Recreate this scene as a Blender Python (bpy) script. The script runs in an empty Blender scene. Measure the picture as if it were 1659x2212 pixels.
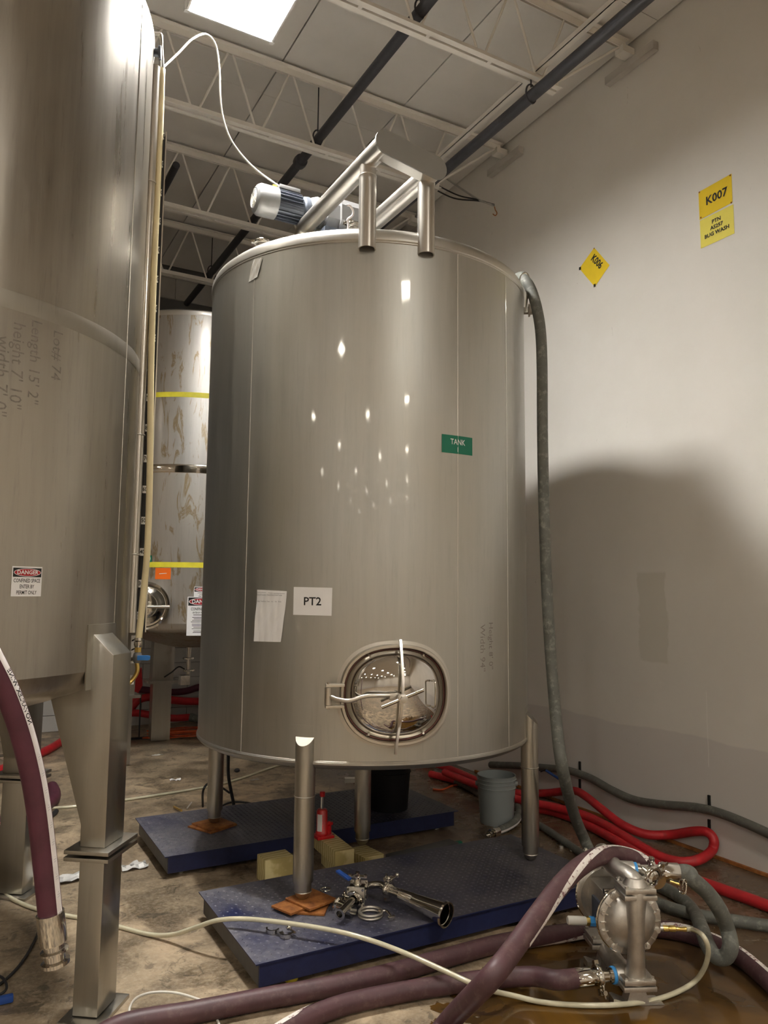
import bpy, bmesh, math, random
from mathutils import Vector, Matrix
random.seed(7)
S = bpy.context.scene
COL = S.collection
PI = math.pi
# ------------------------------------------------------------------ camera
W, H, F = 1659, 2212, 1639.6
YAW, PIT, ROL = 0.50675, 0.10349, 0.00985
CAM = Vector((0, 0, 1.8))
fwd = Vector((math.sin(YAW)*math.cos(PIT), math.cos(YAW)*math.cos(PIT), math.sin(PIT)))
rt0 = Vector((math.cos(YAW), -math.sin(YAW), 0)); up0 = rt0.cross(fwd)
RT = rt0*math.cos(ROL)+up0*math.sin(ROL); UP = -rt0*math.sin(ROL)+up0*math.cos(ROL)
cd = bpy.data.cameras.new('camera'); cam = bpy.data.objects.new('camera', cd); COL.objects.link(cam)
cam.matrix_world = Matrix(((RT.x, UP.x, -fwd.x, 0), (RT.y, UP.y, -fwd.y, 0), (RT.z, UP.z, -fwd.z, 1.8), (0, 0, 0, 1)))
cd.sensor_fit = 'VERTICAL'; cd.sensor_height = 36; cd.lens = 36*F/H; cd.clip_start = .05
S.camera = cam
S.view_settings.view_transform = 'Standard'; S.view_settings.look = 'None'; S.view_settings.gamma = 1
S.view_settings.use_curve_mapping = False
S.view_settings.exposure = 0.50
wd = bpy.data.worlds.new('world'); S.world = wd; wd.use_nodes = True
wd.node_tree.nodes['Background'].inputs[0].default_value = (.8, .78, .75, 1)
wd.node_tree.nodes['Background'].inputs[1].default_value = 0.02
BEAM = 0.35
NEAR_LAMP = 245.0      # radiance of the fixture above the tanks
FAR_LAMP = 100.0       # radiance of the rest of the hall's fixtures
NEAR_COL = (1.0, .965, .91); FAR_COL = (1.0, .93, .82)

def ray(px, py):
    return (fwd*F+RT*(px-W/2)-UP*(py-H/2)).normalized()
def at(px, py, z=None, x=None, y=None, d=None):
    """world point on the pixel's sight line, at height z, or plane x / y, or horizontal distance d"""
    r = ray(px, py)
    if z is not None: t = (z-1.8)/r.z
    elif x is not None: t = x/r.x
    elif y is not None: t = y/r.y
    else: t = d/math.hypot(r.x, r.y)
    return CAM+r*t
V = Vector
def atw(px, py, z, lim=4.585):
    p = at(px, py, z=z)
    return at(px, py, x=lim) if p.x > lim else p
# ------------------------------------------------------------------ materials
def nt(name):
    m = bpy.data.materials.new(name); m.use_nodes = True
    t = m.node_tree; b = t.nodes['Principled BSDF']
    return m, t, b
def nd(t, ty, **k):
    n = t.nodes.new(ty)
    for a, v in k.items():
        if a in n.inputs: n.inputs[a].default_value = v
        else: setattr(n, a, v)
    return n
def ramp(t, src, stops):
    r = t.nodes.new('ShaderNodeValToRGB'); e = r.color_ramp.elements
    while len(e) < len(stops): e.new(.5)
    for q, (p, c) in zip(e, stops):
        q.position = p; q.color = (c if len(c) == 4 else (*c, 1)) if hasattr(c, '__len__') else (c, c, c, 1)
    t.links.new(src, r.inputs[0]); return r.outputs[0]
def noise(t, scale=5, detail=4, rough=.55, sc=(1, 1, 1), dist=0, obj=True, loc=(0, 0, 0)):
    tc = t.nodes.new('ShaderNodeNewGeometry'); mp = t.nodes.new('ShaderNodeMapping')
    mp.inputs['Scale'].default_value = sc; mp.inputs['Location'].default_value = loc
    t.links.new(tc.outputs['Position'], mp.inputs[0])
    n = t.nodes.new('ShaderNodeTexNoise'); n.inputs['Scale'].default_value = scale
    n.inputs['Detail'].default_value = detail; n.inputs['Roughness'].default_value = rough; n.inputs['Distortion'].default_value = dist
    t.links.new(mp.outputs[0], n.inputs['Vector']); return n.outputs['Fac']
def mix(t, fac, a, b, mode='MIX'):
    n = t.nodes.new('ShaderNodeMix'); n.data_type = 'RGBA'; n.blend_type = mode
    for i, v in ((0, fac), (6, a), (7, b)):
        if hasattr(v, 'links') or isinstance(v, bpy.types.NodeSocket): t.links.new(v, n.inputs[i])
        else: n.inputs[i].default_value = (v if i == 0 else ((*v, 1) if len(v) == 3 else v))
    return n.outputs[2]
def bump(t, b, h, strength=.2, dist=.01):
    n = t.nodes.new('ShaderNodeBump'); n.inputs['Strength'].default_value = strength; n.inputs['Distance'].default_value = dist
    t.links.new(h, n.inputs['Height']); t.links.new(n.outputs[0], b.inputs['Normal'])
def mth(t, op, a, b=None, clamp=False):
    n = t.nodes.new('ShaderNodeMath'); n.operation = op; n.use_clamp = clamp
    for i, v in ((0, a), (1, b)):
        if v is None: continue
        if isinstance(v, bpy.types.NodeSocket): t.links.new(v, n.inputs[i])
        else: n.inputs[i].default_value = v
    return n.outputs[0]
def simple(name, col, rough=.5, metal=0, spec=.5, var=.12, scale=12, bmp=0, emis=None, coat=0):
    m, t, b = nt(name)
    n = noise(t, scale, 4)
    d = tuple(max(0, c*(1-var)) for c in col); l = tuple(min(1, c*(1+var)) for c in col)
    t.links.new(ramp(t, n, [(.3, d), (.7, l)]), b.inputs['Base Color'])
    b.inputs['Roughness'].default_value = rough; b.inputs['Metallic'].default_value = metal
    b.inputs['Specular IOR Level'].default_value = spec; b.inputs['Coat Weight'].default_value = coat
    if bmp: bump(t, b, noise(t, scale*6, 3), bmp, .002)
    if emis: b.inputs['Emission Color'].default_value = (*emis[0], 1); b.inputs['Emission Strength'].default_value = emis[1]
    return m
def steel(name, base=(.55, .53, .49), r1=.42, r2=.12, w2=.25, streak=1.0, warm=0.0, drip=0.0, sc=(9, 9, .5), bp_=.12):
    """brushed stainless: a broad lobe with a sharper one, vertical streaks and stains that belong to the metal"""
    m, t, b = nt(name)
    n1 = noise(t, 2.2, 6, .6, sc); n2 = noise(t, 1.3, 4, .5, (1, 1, .7)); n3 = noise(t, 14, 5, .7, (3, 3, .25))
    c = mix(t, ramp(t, n1, [(.25, 0.0), (.75, 1.0)]), tuple(x*(1-.13*streak) for x in base), tuple(min(1, x*(1+.1*streak)) for x in base))
    c = mix(t, ramp(t, n2, [(.35, 0.0), (.7, .55)]), c, tuple((base[0]*.93, base[1]*.86, base[2]*.74)))
    c = mix(t, ramp(t, n3, [(.55, 0.0), (.8, .35*streak)]), c, tuple(x*.55 for x in base))
    if drip:
        d = noise(t, 3.2, 6, .65, (2.6, 2.6, .55), 1.2)
        c = mix(t, ramp(t, d, [(.54, 0.0), (.60, drip), (.66, 0.0)]), c, (.30, .22, .10))
    t.links.new(c, b.inputs['Base Color']); b.inputs['Metallic'].default_value = 1
    t.links.new(ramp(t, n1, [(.2, r1-.06), (.8, r1+.08)]), b.inputs['Roughness'])
    if bp_: bump(t, b, noise(t, 1.6, 3, .5), bp_, .02)
    if w2:
        b2 = t.nodes.new('ShaderNodeBsdfPrincipled'); b2.inputs['Metallic'].default_value = 1
        t.links.new(c, b2.inputs['Base Color']); b2.inputs['Roughness'].default_value = r2
        bp = t.nodes.new('ShaderNodeBump'); bp.inputs['Strength'].default_value = .1 if bp_ else 0; bp.inputs['Distance'].default_value = .008
        t.links.new(noise(t, 2.5, 2, .5), bp.inputs['Height']); t.links.new(bp.outputs[0], b2.inputs['Normal'])
        ms = t.nodes.new('ShaderNodeMixShader'); ms.inputs[0].default_value = w2
        t.links.new(b.outputs[0], ms.inputs[1]); t.links.new(b2.outputs[0], ms.inputs[2])
        t.links.new(ms.outputs[0], t.nodes['Material Output'].inputs['Surface'])
    return m
M = {}
M['tank'] = steel('tank_steel', (.50, .50, .475), .46, .045, .06, .8)
M['tank_l'] = steel('tank_steel_old', (.41, .392, .36), .30, .22, 0, 1.4)
M['band'] = steel('ground_weld_band', (.36, .345, .315), .5, .2, 0, 1.2)
M['tank_b'] = steel('tank_steel_stained', (.50, .49, .475), .46, .16, .06, 1.0, drip=.85)
M['leg'] = steel('leg_steel', (.47, .46, .43), .36, .15, .3, .8)
M['tube'] = steel('tube_steel', (.66, .64, .60), .34, .12, .25, .4, sc=(4, 4, .8), bp_=0)
M['weld'] = steel('weld_steel', (.60, .59, .56), .42, .15, .1, .4)
M['polish'] = steel('polished_steel', (.66, .65, .62), .10, .05, .3, .25)
M['mirror'] = simple('mirror_steel', (.62, .60, .57), .045, 1, var=.03, scale=2)
M['cast'] = simple('cast_steel', (.60, .575, .53), .42, 1, var=.1, scale=30, bmp=.25)
M['alu'] = simple('cast_aluminium', (.20, .20, .20), .45, .5, var=.08)
M['plate'] = simple('dull_end_plate', (.30, .30, .29), .6, .3, var=.04, scale=4)
M['dark'] = simple('dark_rubber', (.012, .012, .014), .55)
M['black'] = simple('black_plastic', (.006, .006, .007), .6, spec=.3)
M['gasket'] = simple('brown_gasket', (.10, .035, .025), .5)
M['finmetal'] = simple('motor_paint', (.06, .07, .09), .45, .3)
M['yellowlab'] = simple('yellow_label', (.75, .62, .05), .6)
M['blue_handle'] = simple('blue_vinyl', (.015, .06, .26), .4)
M['blue_bright'] = simple('bright_blue_vinyl', (.01, .16, .50), .35)
M['blue_tape'] = simple('blue_thread_tape', (.05, .30, .70), .5)
M['brass'] = simple('brass', (.75, .55, .18), .3, 1)
M['red_jack'] = simple('red_enamel', (.55, .008, .012), .3, coat=.4)
M['grey_pail'] = simple('grey_pail_plastic', (.27, .30, .30), .42, var=.06, scale=4)
M['paper'] = simple('white_paper', (.86, .86, .87), .8, var=.02)
M['paper_y1'] = simple('amber_paper', (.86, .62, .02), .75, var=.03)
M['paper_y2'] = simple('pale_yellow_paper', (.84, .74, .13), .75, var=.03)
M['green'] = simple('green_label', (.0, .165, .095), .5, var=.03)
M['ink'] = simple('black_ink', (.008, .008, .008), .7, var=0)
M['inkgrey'] = simple('grey_ink', (.25, .25, .27), .7, var=0)
M['marker'] = simple('faded_marker', (.22, .20, .175), .7, var=.3, scale=60)
M['whiteprint'] = simple('white_print', (.85, .85, .85), .7, var=0)
M['danger_red'] = simple('danger_red', (.42, .012, .02), .5, var=.02)
M['orange'] = simple('orange_label', (.95, .17, .005), .55, var=.02)
M['ytape'] = simple('yellow_tape', (.80, .72, .05), .5, var=.08)
M['white_paint'] = simple('white_painted_steel', (.52, .49, .45), .6, var=.12, scale=5)
M['grey_paint'] = simple('grey_painted_steel', (.40, .385, .36), .6, var=.1, scale=5)
M['pipe_dark'] = simple('dark_sprinkler_pipe', (.045, .045, .052), .5, .2)
M['house'] = simple('light_housing', (.8, .8, .8), .4)
M['led_off'] = simple('opal_lens', (.8, .8, .8), .4)
M['gum'] = simple('gum_hose', (.74, .56, .26), .45, var=.1, scale=6)
M['gum_up'] = simple('pale_gum_hose', (.78, .68, .42), .45, var=.1, scale=6)
M['airhose'] = simple('clear_air_hose', (.60, .57, .42), .22, var=.12, scale=14, coat=.3)
M['whitecable'] = simple('white_cable', (.66, .64, .58), .4, var=.06)
M['orangecord'] = simple('orange_cord', (.55, .09, .02), .5)
M['glow'] = simple('neon_indicator', (1, .25, .05), .4, emis=((1, .2, .03), 9))
M['mylar'] = simple('clear_film', (.7, .7, .68), .12, coat=1)
M['red_tape'] = simple('red_tape', (.65, .04, .02), .5)
M['navyplastic'] = simple('navy_machine', (.02, .03, .05), .3)

def hose_mat(name, col, rough=.5, wear=None, scale=10):
    m, t, b = nt(name)
    c = mix(t, ramp(t, noise(t, scale, 5), [(.3, 0.0), (.7, 1.0)]), tuple(x*.78 for x in col), tuple(x*1.15 for x in col))
    if wear: c = mix(t, ramp(t, noise(t, 22, 6, .7), [(.52, 0.0), (.68, .8)]), c, wear)
    t.links.new(c, b.inputs['Base Color']); b.inputs['Roughness'].default_value = rough
    bump(t, b, noise(t, 60, 3), .25, .002); return m
M['purple'] = hose_mat('purple_rubber', (.078, .034, .040), .5, (.13, .08, .072))
M['purple_l'] = hose_mat('purple_rubber_fresh', (.085, .020, .036), .5)
M['red_hose'] = hose_mat('red_rubber', (.50, .018, .025), .45, (.36, .03, .03))
M['grey_hose'] = hose_mat('grey_green_rubber', (.125, .13, .115), .6, (.27, .28, .245))
M['dark_hose'] = hose_mat('dark_grey_rubber', (.105, .105, .09), .6, (.19, .19, .165))
M['stripe'] = (lambda: (lambda m, t, b: (t.links.new(ramp(t, noise(t, 26, 6, .75), [(.40, (.16, .04, .05)), (.46, (.80, .76, .72))]), b.inputs['Base Color']), m)[1])(*nt('worn_white_stripe')))()
M['stripe_l'] = simple('white_stripe', (.80, .76, .76), .55, var=.08, scale=18)

def scale_mat():
    m, t, b = nt('blue_scale_paint')
    w = noise(t, 2.1, 8, .68, loc=(3, 1, 0)); g = noise(t, 26, 5, .7)
    c = mix(t, ramp(t, g, [(.35, 0.0), (.65, 1.0)]), (.010, .015, .062), (.014, .021, .082))
    geo = t.nodes.new('ShaderNodeNewGeometry'); sx = t.nodes.new('ShaderNodeSeparateXYZ'); t.links.new(geo.outputs['Normal'], sx.inputs[0])
    top = mth(t, 'GREATER_THAN', sx.outputs[2], .5)
    sp = t.nodes.new('ShaderNodeSeparateXYZ'); t.links.new(geo.outputs['Position'], sp.inputs[0])
    wear = mth(t, 'MULTIPLY', ramp(t, w, [(.30, 0.0), (.55, .95)]), ramp(t, g, [(.3, .45), (.6, 1.0)]))
    # dusty, scuffed end of each platform (foot traffic), turning darker towards the right end
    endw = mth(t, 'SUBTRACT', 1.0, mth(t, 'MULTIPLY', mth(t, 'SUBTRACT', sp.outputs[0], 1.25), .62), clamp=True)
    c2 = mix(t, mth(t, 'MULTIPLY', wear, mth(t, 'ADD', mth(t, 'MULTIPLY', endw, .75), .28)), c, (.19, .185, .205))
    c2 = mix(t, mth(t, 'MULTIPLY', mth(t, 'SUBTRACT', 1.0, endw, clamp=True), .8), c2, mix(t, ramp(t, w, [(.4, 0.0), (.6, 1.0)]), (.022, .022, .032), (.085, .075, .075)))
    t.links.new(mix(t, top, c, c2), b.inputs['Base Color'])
    t.links.new(ramp(t, w, [(.35, .42), (.65, .6)]), b.inputs['Roughness']); b.inputs['Specular IOR Level'].default_value = .5
    return m
M['scale'] = scale_mat()
M['scale_end'] = simple('bare_grey_frame', (.085, .082, .08), .5, .3, var=.25, scale=9)
def rust():
    m, t, b = nt('rusty_plate')
    t.links.new(ramp(t, noise(t, 18, 7, .7), [(.3, (.14, .045, .012)), (.55, (.33, .12, .025)), (.75, (.44, .2, .06))]), b.inputs['Base Color'])
    b.inputs['Roughness'].default_value = .8; bump(t, b, noise(t, 90, 4), .4, .002); return m
M['rust'] = rust()
def wood():
    m, t, b = nt('treated_pine')
    g = t.nodes.new('ShaderNodeNewGeometry'); mp = t.nodes.new('ShaderNodeMapping'); mp.inputs['Rotation'].default_value = (PI/2, 0, .0)
    t.links.new(g.outputs['Position'], mp.inputs[0])
    w = t.nodes.new('ShaderNodeTexWave'); w.wave_type = 'RINGS'; w.rings_direction = 'SPHERICAL'; w.inputs['Scale'].default_value = 9
    w.inputs['Distortion'].default_value = 5; w.inputs['Detail'].default_value = 3; w.inputs['Detail Scale'].default_value = 1.1
    mp.inputs['Location'].default_value = (-2.33, .08, 0)
    t.links.new(mp.outputs[0], w.inputs[0])
    t.links.new(ramp(t, w.outputs[1], [(.2, (.52, .42, .17)), (.8, (.72, .62, .32))]), b.inputs['Base Color'])
    b.inputs['Roughness'].default_value = .7; return m
M['wood'] = wood()
def floor_mat():
    m, t, b = nt('stained_concrete')
    big = noise(t, .55, 7, .6, loc=(2.1, .4, 0)); mid = noise(t, 3.2, 9, .68, dist=.4); fine = noise(t, 42, 5, .75)
    c = mix(t, ramp(t, mid, [(.40, 0.0), (.60, 1.0)]), (.10, .067, .036), (.58, .445, .30))
    c = mix(t, ramp(t, big, [(.38, .0), (.62, .75)]), c, (.15, .115, .075))
    c = mix(t, ramp(t, fine, [(.45, 0.0), (.75, .35)]), c, (.62, .54, .42))
    c = mix(t, ramp(t, noise(t, 7, 6, .7, dist=.8), [(.56, 0.0), (.62, .55)]), c, (.035, .028, .02))
    g = t.nodes.new('ShaderNodeNewGeometry'); sp = t.nodes.new('ShaderNodeSeparateXYZ'); t.links.new(g.outputs['Position'], sp.inputs[0])
    x, y = sp.outputs[0], sp.outputs[1]
    # spilled liquor around the pump: distance-like field broken by noise
    dx = mth(t, 'SUBTRACT', x, 2.75); dy = mth(t, 'SUBTRACT', y, 2.25)
    r = mth(t, 'SQRT', mth(t, 'ADD', mth(t, 'MULTIPLY', dx, dx), mth(t, 'MULTIPLY', mth(t, 'MULTIPLY', dy, dy), 1.0)))
    f = mth(t, 'ADD', r, mth(t, 'MULTIPLY', mth(t, 'SUBTRACT', noise(t, 3.0, 5, .55, dist=.3), .5), 1.5))
    wet = ramp(t, f, [(.60, 1.0), (.66, 0.0)])
    wn = t.nodes.new('ShaderNodeMath'); wn.operation = 'MULTIPLY'; t.links.new(f, wn.inputs[0]); wn.inputs[1].default_value = .5
    wet = ramp(t, wn.outputs[0], [(.52, 1.0), (.535, 0.0)])
    liq = mix(t, ramp(t, noise(t, 1.9, 4, .5, dist=1.0), [(.4, 0.0), (.6, 1.0)]), (.125, .062, .012), (.058, .032, .012))
    c = mix(t, wet, c, liq)
    # damp darker strip along the right wall and behind the platforms
    f2 = mth(t, 'ADD', x, mth(t, 'MULTIPLY', noise(t, 1.6, 4), 1.2))
    damp = ramp(t, mth(t, 'MULTIPLY', f2, .2), [(.70, 0.0), (.80, .8)])
    c = mix(t, damp, c, (.10, .062, .035))
    t.links.new(c, b.inputs['Base Color'])
    rr = mix(t, damp, ramp(t, mid, [(.3, .32), (.7, .6)]), (.22, .22, .22))
    rr = mix(t, wet, rr, (.06, .06, .06)); t.links.new(rr, b.inputs['Roughness'])
    hb = mth(t, 'MULTIPLY', mth(t, 'ADD', mid, mth(t, 'MULTIPLY', fine, .3)), mth(t, 'SUBTRACT', 1.0, wet))
    bump(t, b, hb, .35, .006); return m
M['floor'] = floor_mat()
def boxmask(t, a, lo, hi, soft=.02):
    n1 = t.nodes.new('ShaderNodeMapRange'); n1.inputs[1].default_value = lo-soft; n1.inputs[2].default_value = lo+soft; t.links.new(a, n1.inputs[0])
    n2 = t.nodes.new('ShaderNodeMapRange'); n2.inputs[1].default_value = hi-soft; n2.inputs[2].default_value = hi+soft; t.links.new(a, n2.inputs[0])
    return mth(t, 'SUBTRACT', n1.outputs[0], n2.outputs[0])
def wall_mat():
    m, t, b = nt('white_wall_paint')
    c = mix(t, ramp(t, noise(t, .9, 5, .6), [(.3, 0.0), (.7, 1.0)]), (.70, .67, .62), (.78, .755, .71))
    g = t.nodes.new('ShaderNodeNewGeometry'); sp = t.nodes.new('ShaderNodeSeparateXYZ'); t.links.new(g.outputs['Position'], sp.inputs[0])
    wob = mth(t, 'MULTIPLY', mth(t, 'SUBTRACT', noise(t, 5, 4), .5), .12)
    y = mth(t, 'ADD', sp.outputs[1], wob); z = mth(t, 'ADD', sp.outputs[2], mth(t, 'MULTIPLY', mth(t, 'SUBTRACT', noise(t, 1.4, 3), .5), .10))
    patch = mth(t, 'MULTIPLY', boxmask(t, y, 3.98, 4.24, .008), boxmask(t, z, 1.28, 1.97, .008))
    c = mix(t, mth(t, 'MULTIPLY', patch, .55), c, (.60, .575, .50))
    patch2 = mth(t, 'MULTIPLY', boxmask(t, y, 2.6, 3.14, .008), boxmask(t, z, 1.0, 1.6, .008))
    c = mix(t, mth(t, 'MULTIPLY', patch2, .5), c, (.66, .55, .48))
    low = boxmask(t, z, -1, .78, .006)
    c = mix(t, mth(t, 'MULTIPLY', low, .75), c, (.62, .59, .57))
    seam = mth(t, 'MULTIPLY', boxmask(t, mth(t, 'ADD', sp.outputs[1], mth(t, 'MULTIPLY', wob, .1)), 3.652, 3.658, .002), boxmask(t, sp.outputs[2], .6, 1.12, .01))
    c = mix(t, mth(t, 'MULTIPLY', seam, .5), c, (.9, .88, .84))
    sc = noise(t, 5, 8, .8, (1, 2, .8), 1.5)
    c = mix(t, ramp(t, sc, [(.668, 0.0), (.69, .6)]), c, (.22, .19, .16))
    t.links.new(c, b.inputs['Base Color']); b.inputs['Roughness'].default_value = .62
    bump(t, b, noise(t, 45, 4), .12, .003); return m
M['wall'] = wall_mat()
M['cmu'] = simple('grey_block_paint', (.42, .41, .39), .7, var=.08, scale=3, bmp=.3)
M['cmu_dark'] = simple('dark_block', (.10, .10, .10), .7, var=.08, scale=3)  # much darker grey for the back wall behind the lighter blocks
M['deck'] = simple('white_roof_deck', (.74, .72, .69), .75, var=.05, scale=2)
M['joist'] = simple('white_joist_paint', (.80, .77, .72), .55, var=.06, scale=4)

def emis(name, col, s):
    m = bpy.data.materials.new(name); m.use_nodes = True; t = m.node_tree; t.nodes.clear()
    e = t.nodes.new('ShaderNodeEmission'); o = t.nodes.new('ShaderNodeOutputMaterial')
    e.inputs[0].default_value = (*col, 1); e.inputs[1].default_value = s
    # prismatic lens of a high bay fixture: luminous intensity falls off faster than a plain diffuser towards the horizontal
    g = t.nodes.new('ShaderNodeNewGeometry'); dp = t.nodes.new('ShaderNodeVectorMath'); dp.operation = 'DOT_PRODUCT'
    t.links.new(g.outputs['Normal'], dp.inputs[0]); t.links.new(g.outputs['Incoming'], dp.inputs[1])
    k = mth(t, 'MULTIPLY', mth(t, 'POWER', mth(t, 'ABSOLUTE', dp.outputs['Value']), BEAM), s)
    t.links.new(k, e.inputs[1]); t.links.new(e.outputs[0], o.inputs[0]); return m
M['lamp_near'] = emis('lamp_near', NEAR_COL, NEAR_LAMP); M['lamp_far'] = emis('lamp_far', FAR_COL, FAR_LAMP)

# ------------------------------------------------------------------ mesh building
def frame(ax):
    ax = V(ax).normalized(); h = V((0, 0, 1)) if abs(ax.z) < .9 else V((1, 0, 0))
    a = ax.cross(h).normalized(); return a, a.cross(ax).normalized()*-1, ax
class MB:
    def __init__(s): s.v = []; s.f = []
    def add(s, vs, fs):
        o = len(s.v); s.v += [V(p) for p in vs]; s.f += [tuple(i+o for i in f) for f in fs]; return s
    def box(s, c, sz, ax=None):
        """ax: (ex, ey, ez) unit vectors"""
        c = V(c); e = ax or (V((1, 0, 0)), V((0, 1, 0)), V((0, 0, 1)))
        P = [c+e[0]*(i*sz[0]/2)+e[1]*(j*sz[1]/2)+e[2]*(k*sz[2]/2) for i in (-1, 1) for j in (-1, 1) for k in (-1, 1)]
        return s.add(P, [(0, 1, 3, 2), (4, 6, 7, 5), (0, 4, 5, 1), (2, 3, 7, 6), (0, 2, 6, 4), (1, 5, 7, 3)])
    def lathe(s, c, ax, prof, n=32, cap=True):
        """prof: (radius, distance along axis)"""
        a, b, w = frame(ax); c = V(c); vs = []; fs = []
        for r, h in prof:
            for i in range(n):
                t = 2*PI*i/n; vs.append(c+w*h+(a*math.cos(t)+b*math.sin(t))*max(r, 1e-5))
        for k in range(len(prof)-1):
            for i in range(n):
                j = (i+1) % n; fs.append((k*n+i, k*n+j, (k+1)*n+j, (k+1)*n+i))
        if cap:
            if prof[0][0] > 1e-4: fs.append(tuple(range(n-1, -1, -1)))
            if prof[-1][0] > 1e-4: fs.append(tuple((len(prof)-1)*n+i for i in range(n)))
        return s.add(vs, fs)
    def cyl(s, p0, p1, r, r1=None, n=20, cap=True):
        p0, p1 = V(p0), V(p1); return s.lathe(p0, p1-p0, [(r, 0), (r if r1 is None else r1, (p1-p0).length)], n, cap)
    def tube(s, pts, r, n=12, closed=False, cap=True):
        fr = frames(pts, closed); vs = []; fs = []
        for (p, t, a, b) in fr:
            for i in range(n):
                q = 2*PI*i/n; vs.append(p+(a*math.cos(q)+b*math.sin(q))*r)
        m = len(fr)
        for k in range(m if closed else m-1):
            for i in range(n):
                j = (i+1) % n; k2 = (k+1) % m; fs.append((k*n+i, k*n+j, k2*n+j, k2*n+i))
        if cap and not closed: fs += [tuple(range(n-1, -1, -1)), tuple((m-1)*n+i for i in range(n))]
        return s.add(vs, fs)
    def ribbon(s, pts, r, a0, a1, n=5, off=.0012, tw=0):
        """strip lying on the skin of a hose, from angle a0 to a1"""
        fr = frames(pts); vs = []; fs = []
        for ki, (p, t, a, b) in enumerate(fr):
            # reference: world up projected
            u = (V((0, 0, 1))-t*t.z); u = u.normalized() if u.length > .05 else a; w = t.cross(u)
            for i in range(n):
                q = a0+(a1-a0)*i/(n-1)+(tw(ki/(len(fr)-1)) if tw else 0); vs.append(p+(u*math.cos(q)+w*math.sin(q))*(r+off))
        for k in range(len(fr)-1):
            for i in range(n-1): fs.append((k*n+i, k*n+i+1, (k+1)*n+i+1, (k+1)*n+i))
        return s.add(vs, fs)
    def prism(s, poly, o, ex, ey, th):
        """poly in (ex, ey) from origin o, extruded by vector th"""
        o = V(o); n = len(poly); A = [o+V(ex)*x+V(ey)*y for x, y in poly]; B = [p+V(th) for p in A]
        return s.add(A+B, [tuple(range(n-1, -1, -1)), tuple(range(n, 2*n))]+[(i, (i+1) % n, n+(i+1) % n, n+i) for i in range(n)])
    def sphere(s, c, r, n=14, m=8, sq=(1, 1, 1)):
        vs = [V(c)+V((math.cos(2*PI*i/n)*math.sin(PI*k/m)*r*sq[0], math.sin(2*PI*i/n)*math.sin(PI*k/m)*r*sq[1], math.cos(PI*k/m)*r*sq[2])) for k in range(m+1) for i in range(n)]
        return s.add(vs, [(k*n+i, (k+1)*n+i, (k+1)*n+(i+1) % n, k*n+(i+1) % n) for k in range(m) for i in range(n)])
    def build(s, name, mat, par=None, loc=None, ang=38, bev=0, **tags):
        me = bpy.data.meshes.new(name); base = origin(par) if par is not None else V(loc if loc is not None else s.v[0])
        me.from_pydata([tuple(p-base) for p in s.v], [], s.f)
        bm = bmesh.new(); bm.from_mesh(me); bmesh.ops.remove_doubles(bm, verts=bm.verts, dist=1e-5)
        bmesh.ops.dissolve_degenerate(bm, edges=bm.edges, dist=1e-6)
        if bev: bmesh.ops.bevel(bm, geom=bm.edges[:], offset=bev, segments=2, affect='EDGES', profile=.6)
        bmesh.ops.recalc_face_normals(bm, faces=bm.faces); bm.to_mesh(me); bm.free()
        if ang:
            me.shade_smooth(); me.set_sharp_from_angle(angle=math.radians(ang))
        me.materials.append(M[mat]); o = bpy.data.objects.new(name, me); COL.objects.link(o)
        if par is not None: o.parent = par
        else: o.location = base
        for k, v in tags.items(): o[k] = v
        return o
ORI = {}
def origin(o):
    while o.parent: o = o.parent
    return V(o.location)
def thing(name, label, cat, loc, group=None):
    o = bpy.data.objects.new(name, None); COL.objects.link(o); o.location = loc; o.empty_display_size = .1
    o['label'] = label; o['category'] = cat
    if group: o['group'] = group
    return o
def tag(o, label, cat, group=None):
    o['label'] = label; o['category'] = cat
    if group: o['group'] = group
    return o
def struct(o): o['kind'] = 'structure'; return o
def frames(pts, closed=False):
    n = len(pts); out = []; prev = None
    for i in range(n):
        if closed: t = pts[(i+1) % n]-pts[i-1]
        else: t = pts[min(i+1, n-1)]-pts[max(i-1, 0)]
        t = t.normalized()
        if prev is None: a = frame(t)[0]
        else: a = (prev-t*prev.dot(t)).normalized()
        prev = a; out.append((pts[i], t, a, t.cross(a)))
    return out
def smooth(pts, n=8, closed=False):
    P = [V(p) for p in pts]; out = []; m = len(P)
    rng = range(m if closed else m-1)
    for i in rng:
        if closed: p0, p1, p2, p3 = P[i-1], P[i], P[(i+1) % m], P[(i+2) % m]
        else: p0 = P[i-1] if i else P[0]*2-P[1]; p1, p2 = P[i], P[i+1]; p3 = P[i+2] if i+2 < m else P[-1]*2-P[-2]
        for k in range(n):
            t = k/n; out.append(.5*((2*p1)+(p2-p0)*t+(2*p0-5*p1+4*p2-p3)*t*t+(3*p1-p0-3*p2+p3)*t**3))
    if not closed: out.append(P[-1])
    return out
def length_param(pts):
    L = [0]
    for a, b in zip(pts, pts[1:]): L.append(L[-1]+(b-a).length)
    return L
TXT = {}
def text_mesh(s, size, bold=0, sx=1, align='CENTER'):
    """flat text as (verts2d, faces)"""
    c = bpy.data.curves.new('t', 'FONT'); c.body = s; c.size = size; c.align_x = align; c.align_y = 'CENTER'; c.offset = bold; c.resolution_u = 2
    o = bpy.data.objects.new('t', c); COL.objects.link(o)
    dg = bpy.context.evaluated_depsgraph_get(); me = bpy.data.meshes.new_from_object(o.evaluated_get(dg))
    vs = [(v.co.x*sx, v.co.y) for v in me.vertices]; fs = [tuple(p.vertices) for p in me.polygons]
    bpy.data.objects.remove(o); bpy.data.curves.remove(c); bpy.data.meshes.remove(me); return vs, fs
def rot2(p, a): return (p[0]*math.cos(a)-p[1]*math.sin(a), p[0]*math.sin(a)+p[1]*math.cos(a))
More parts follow.
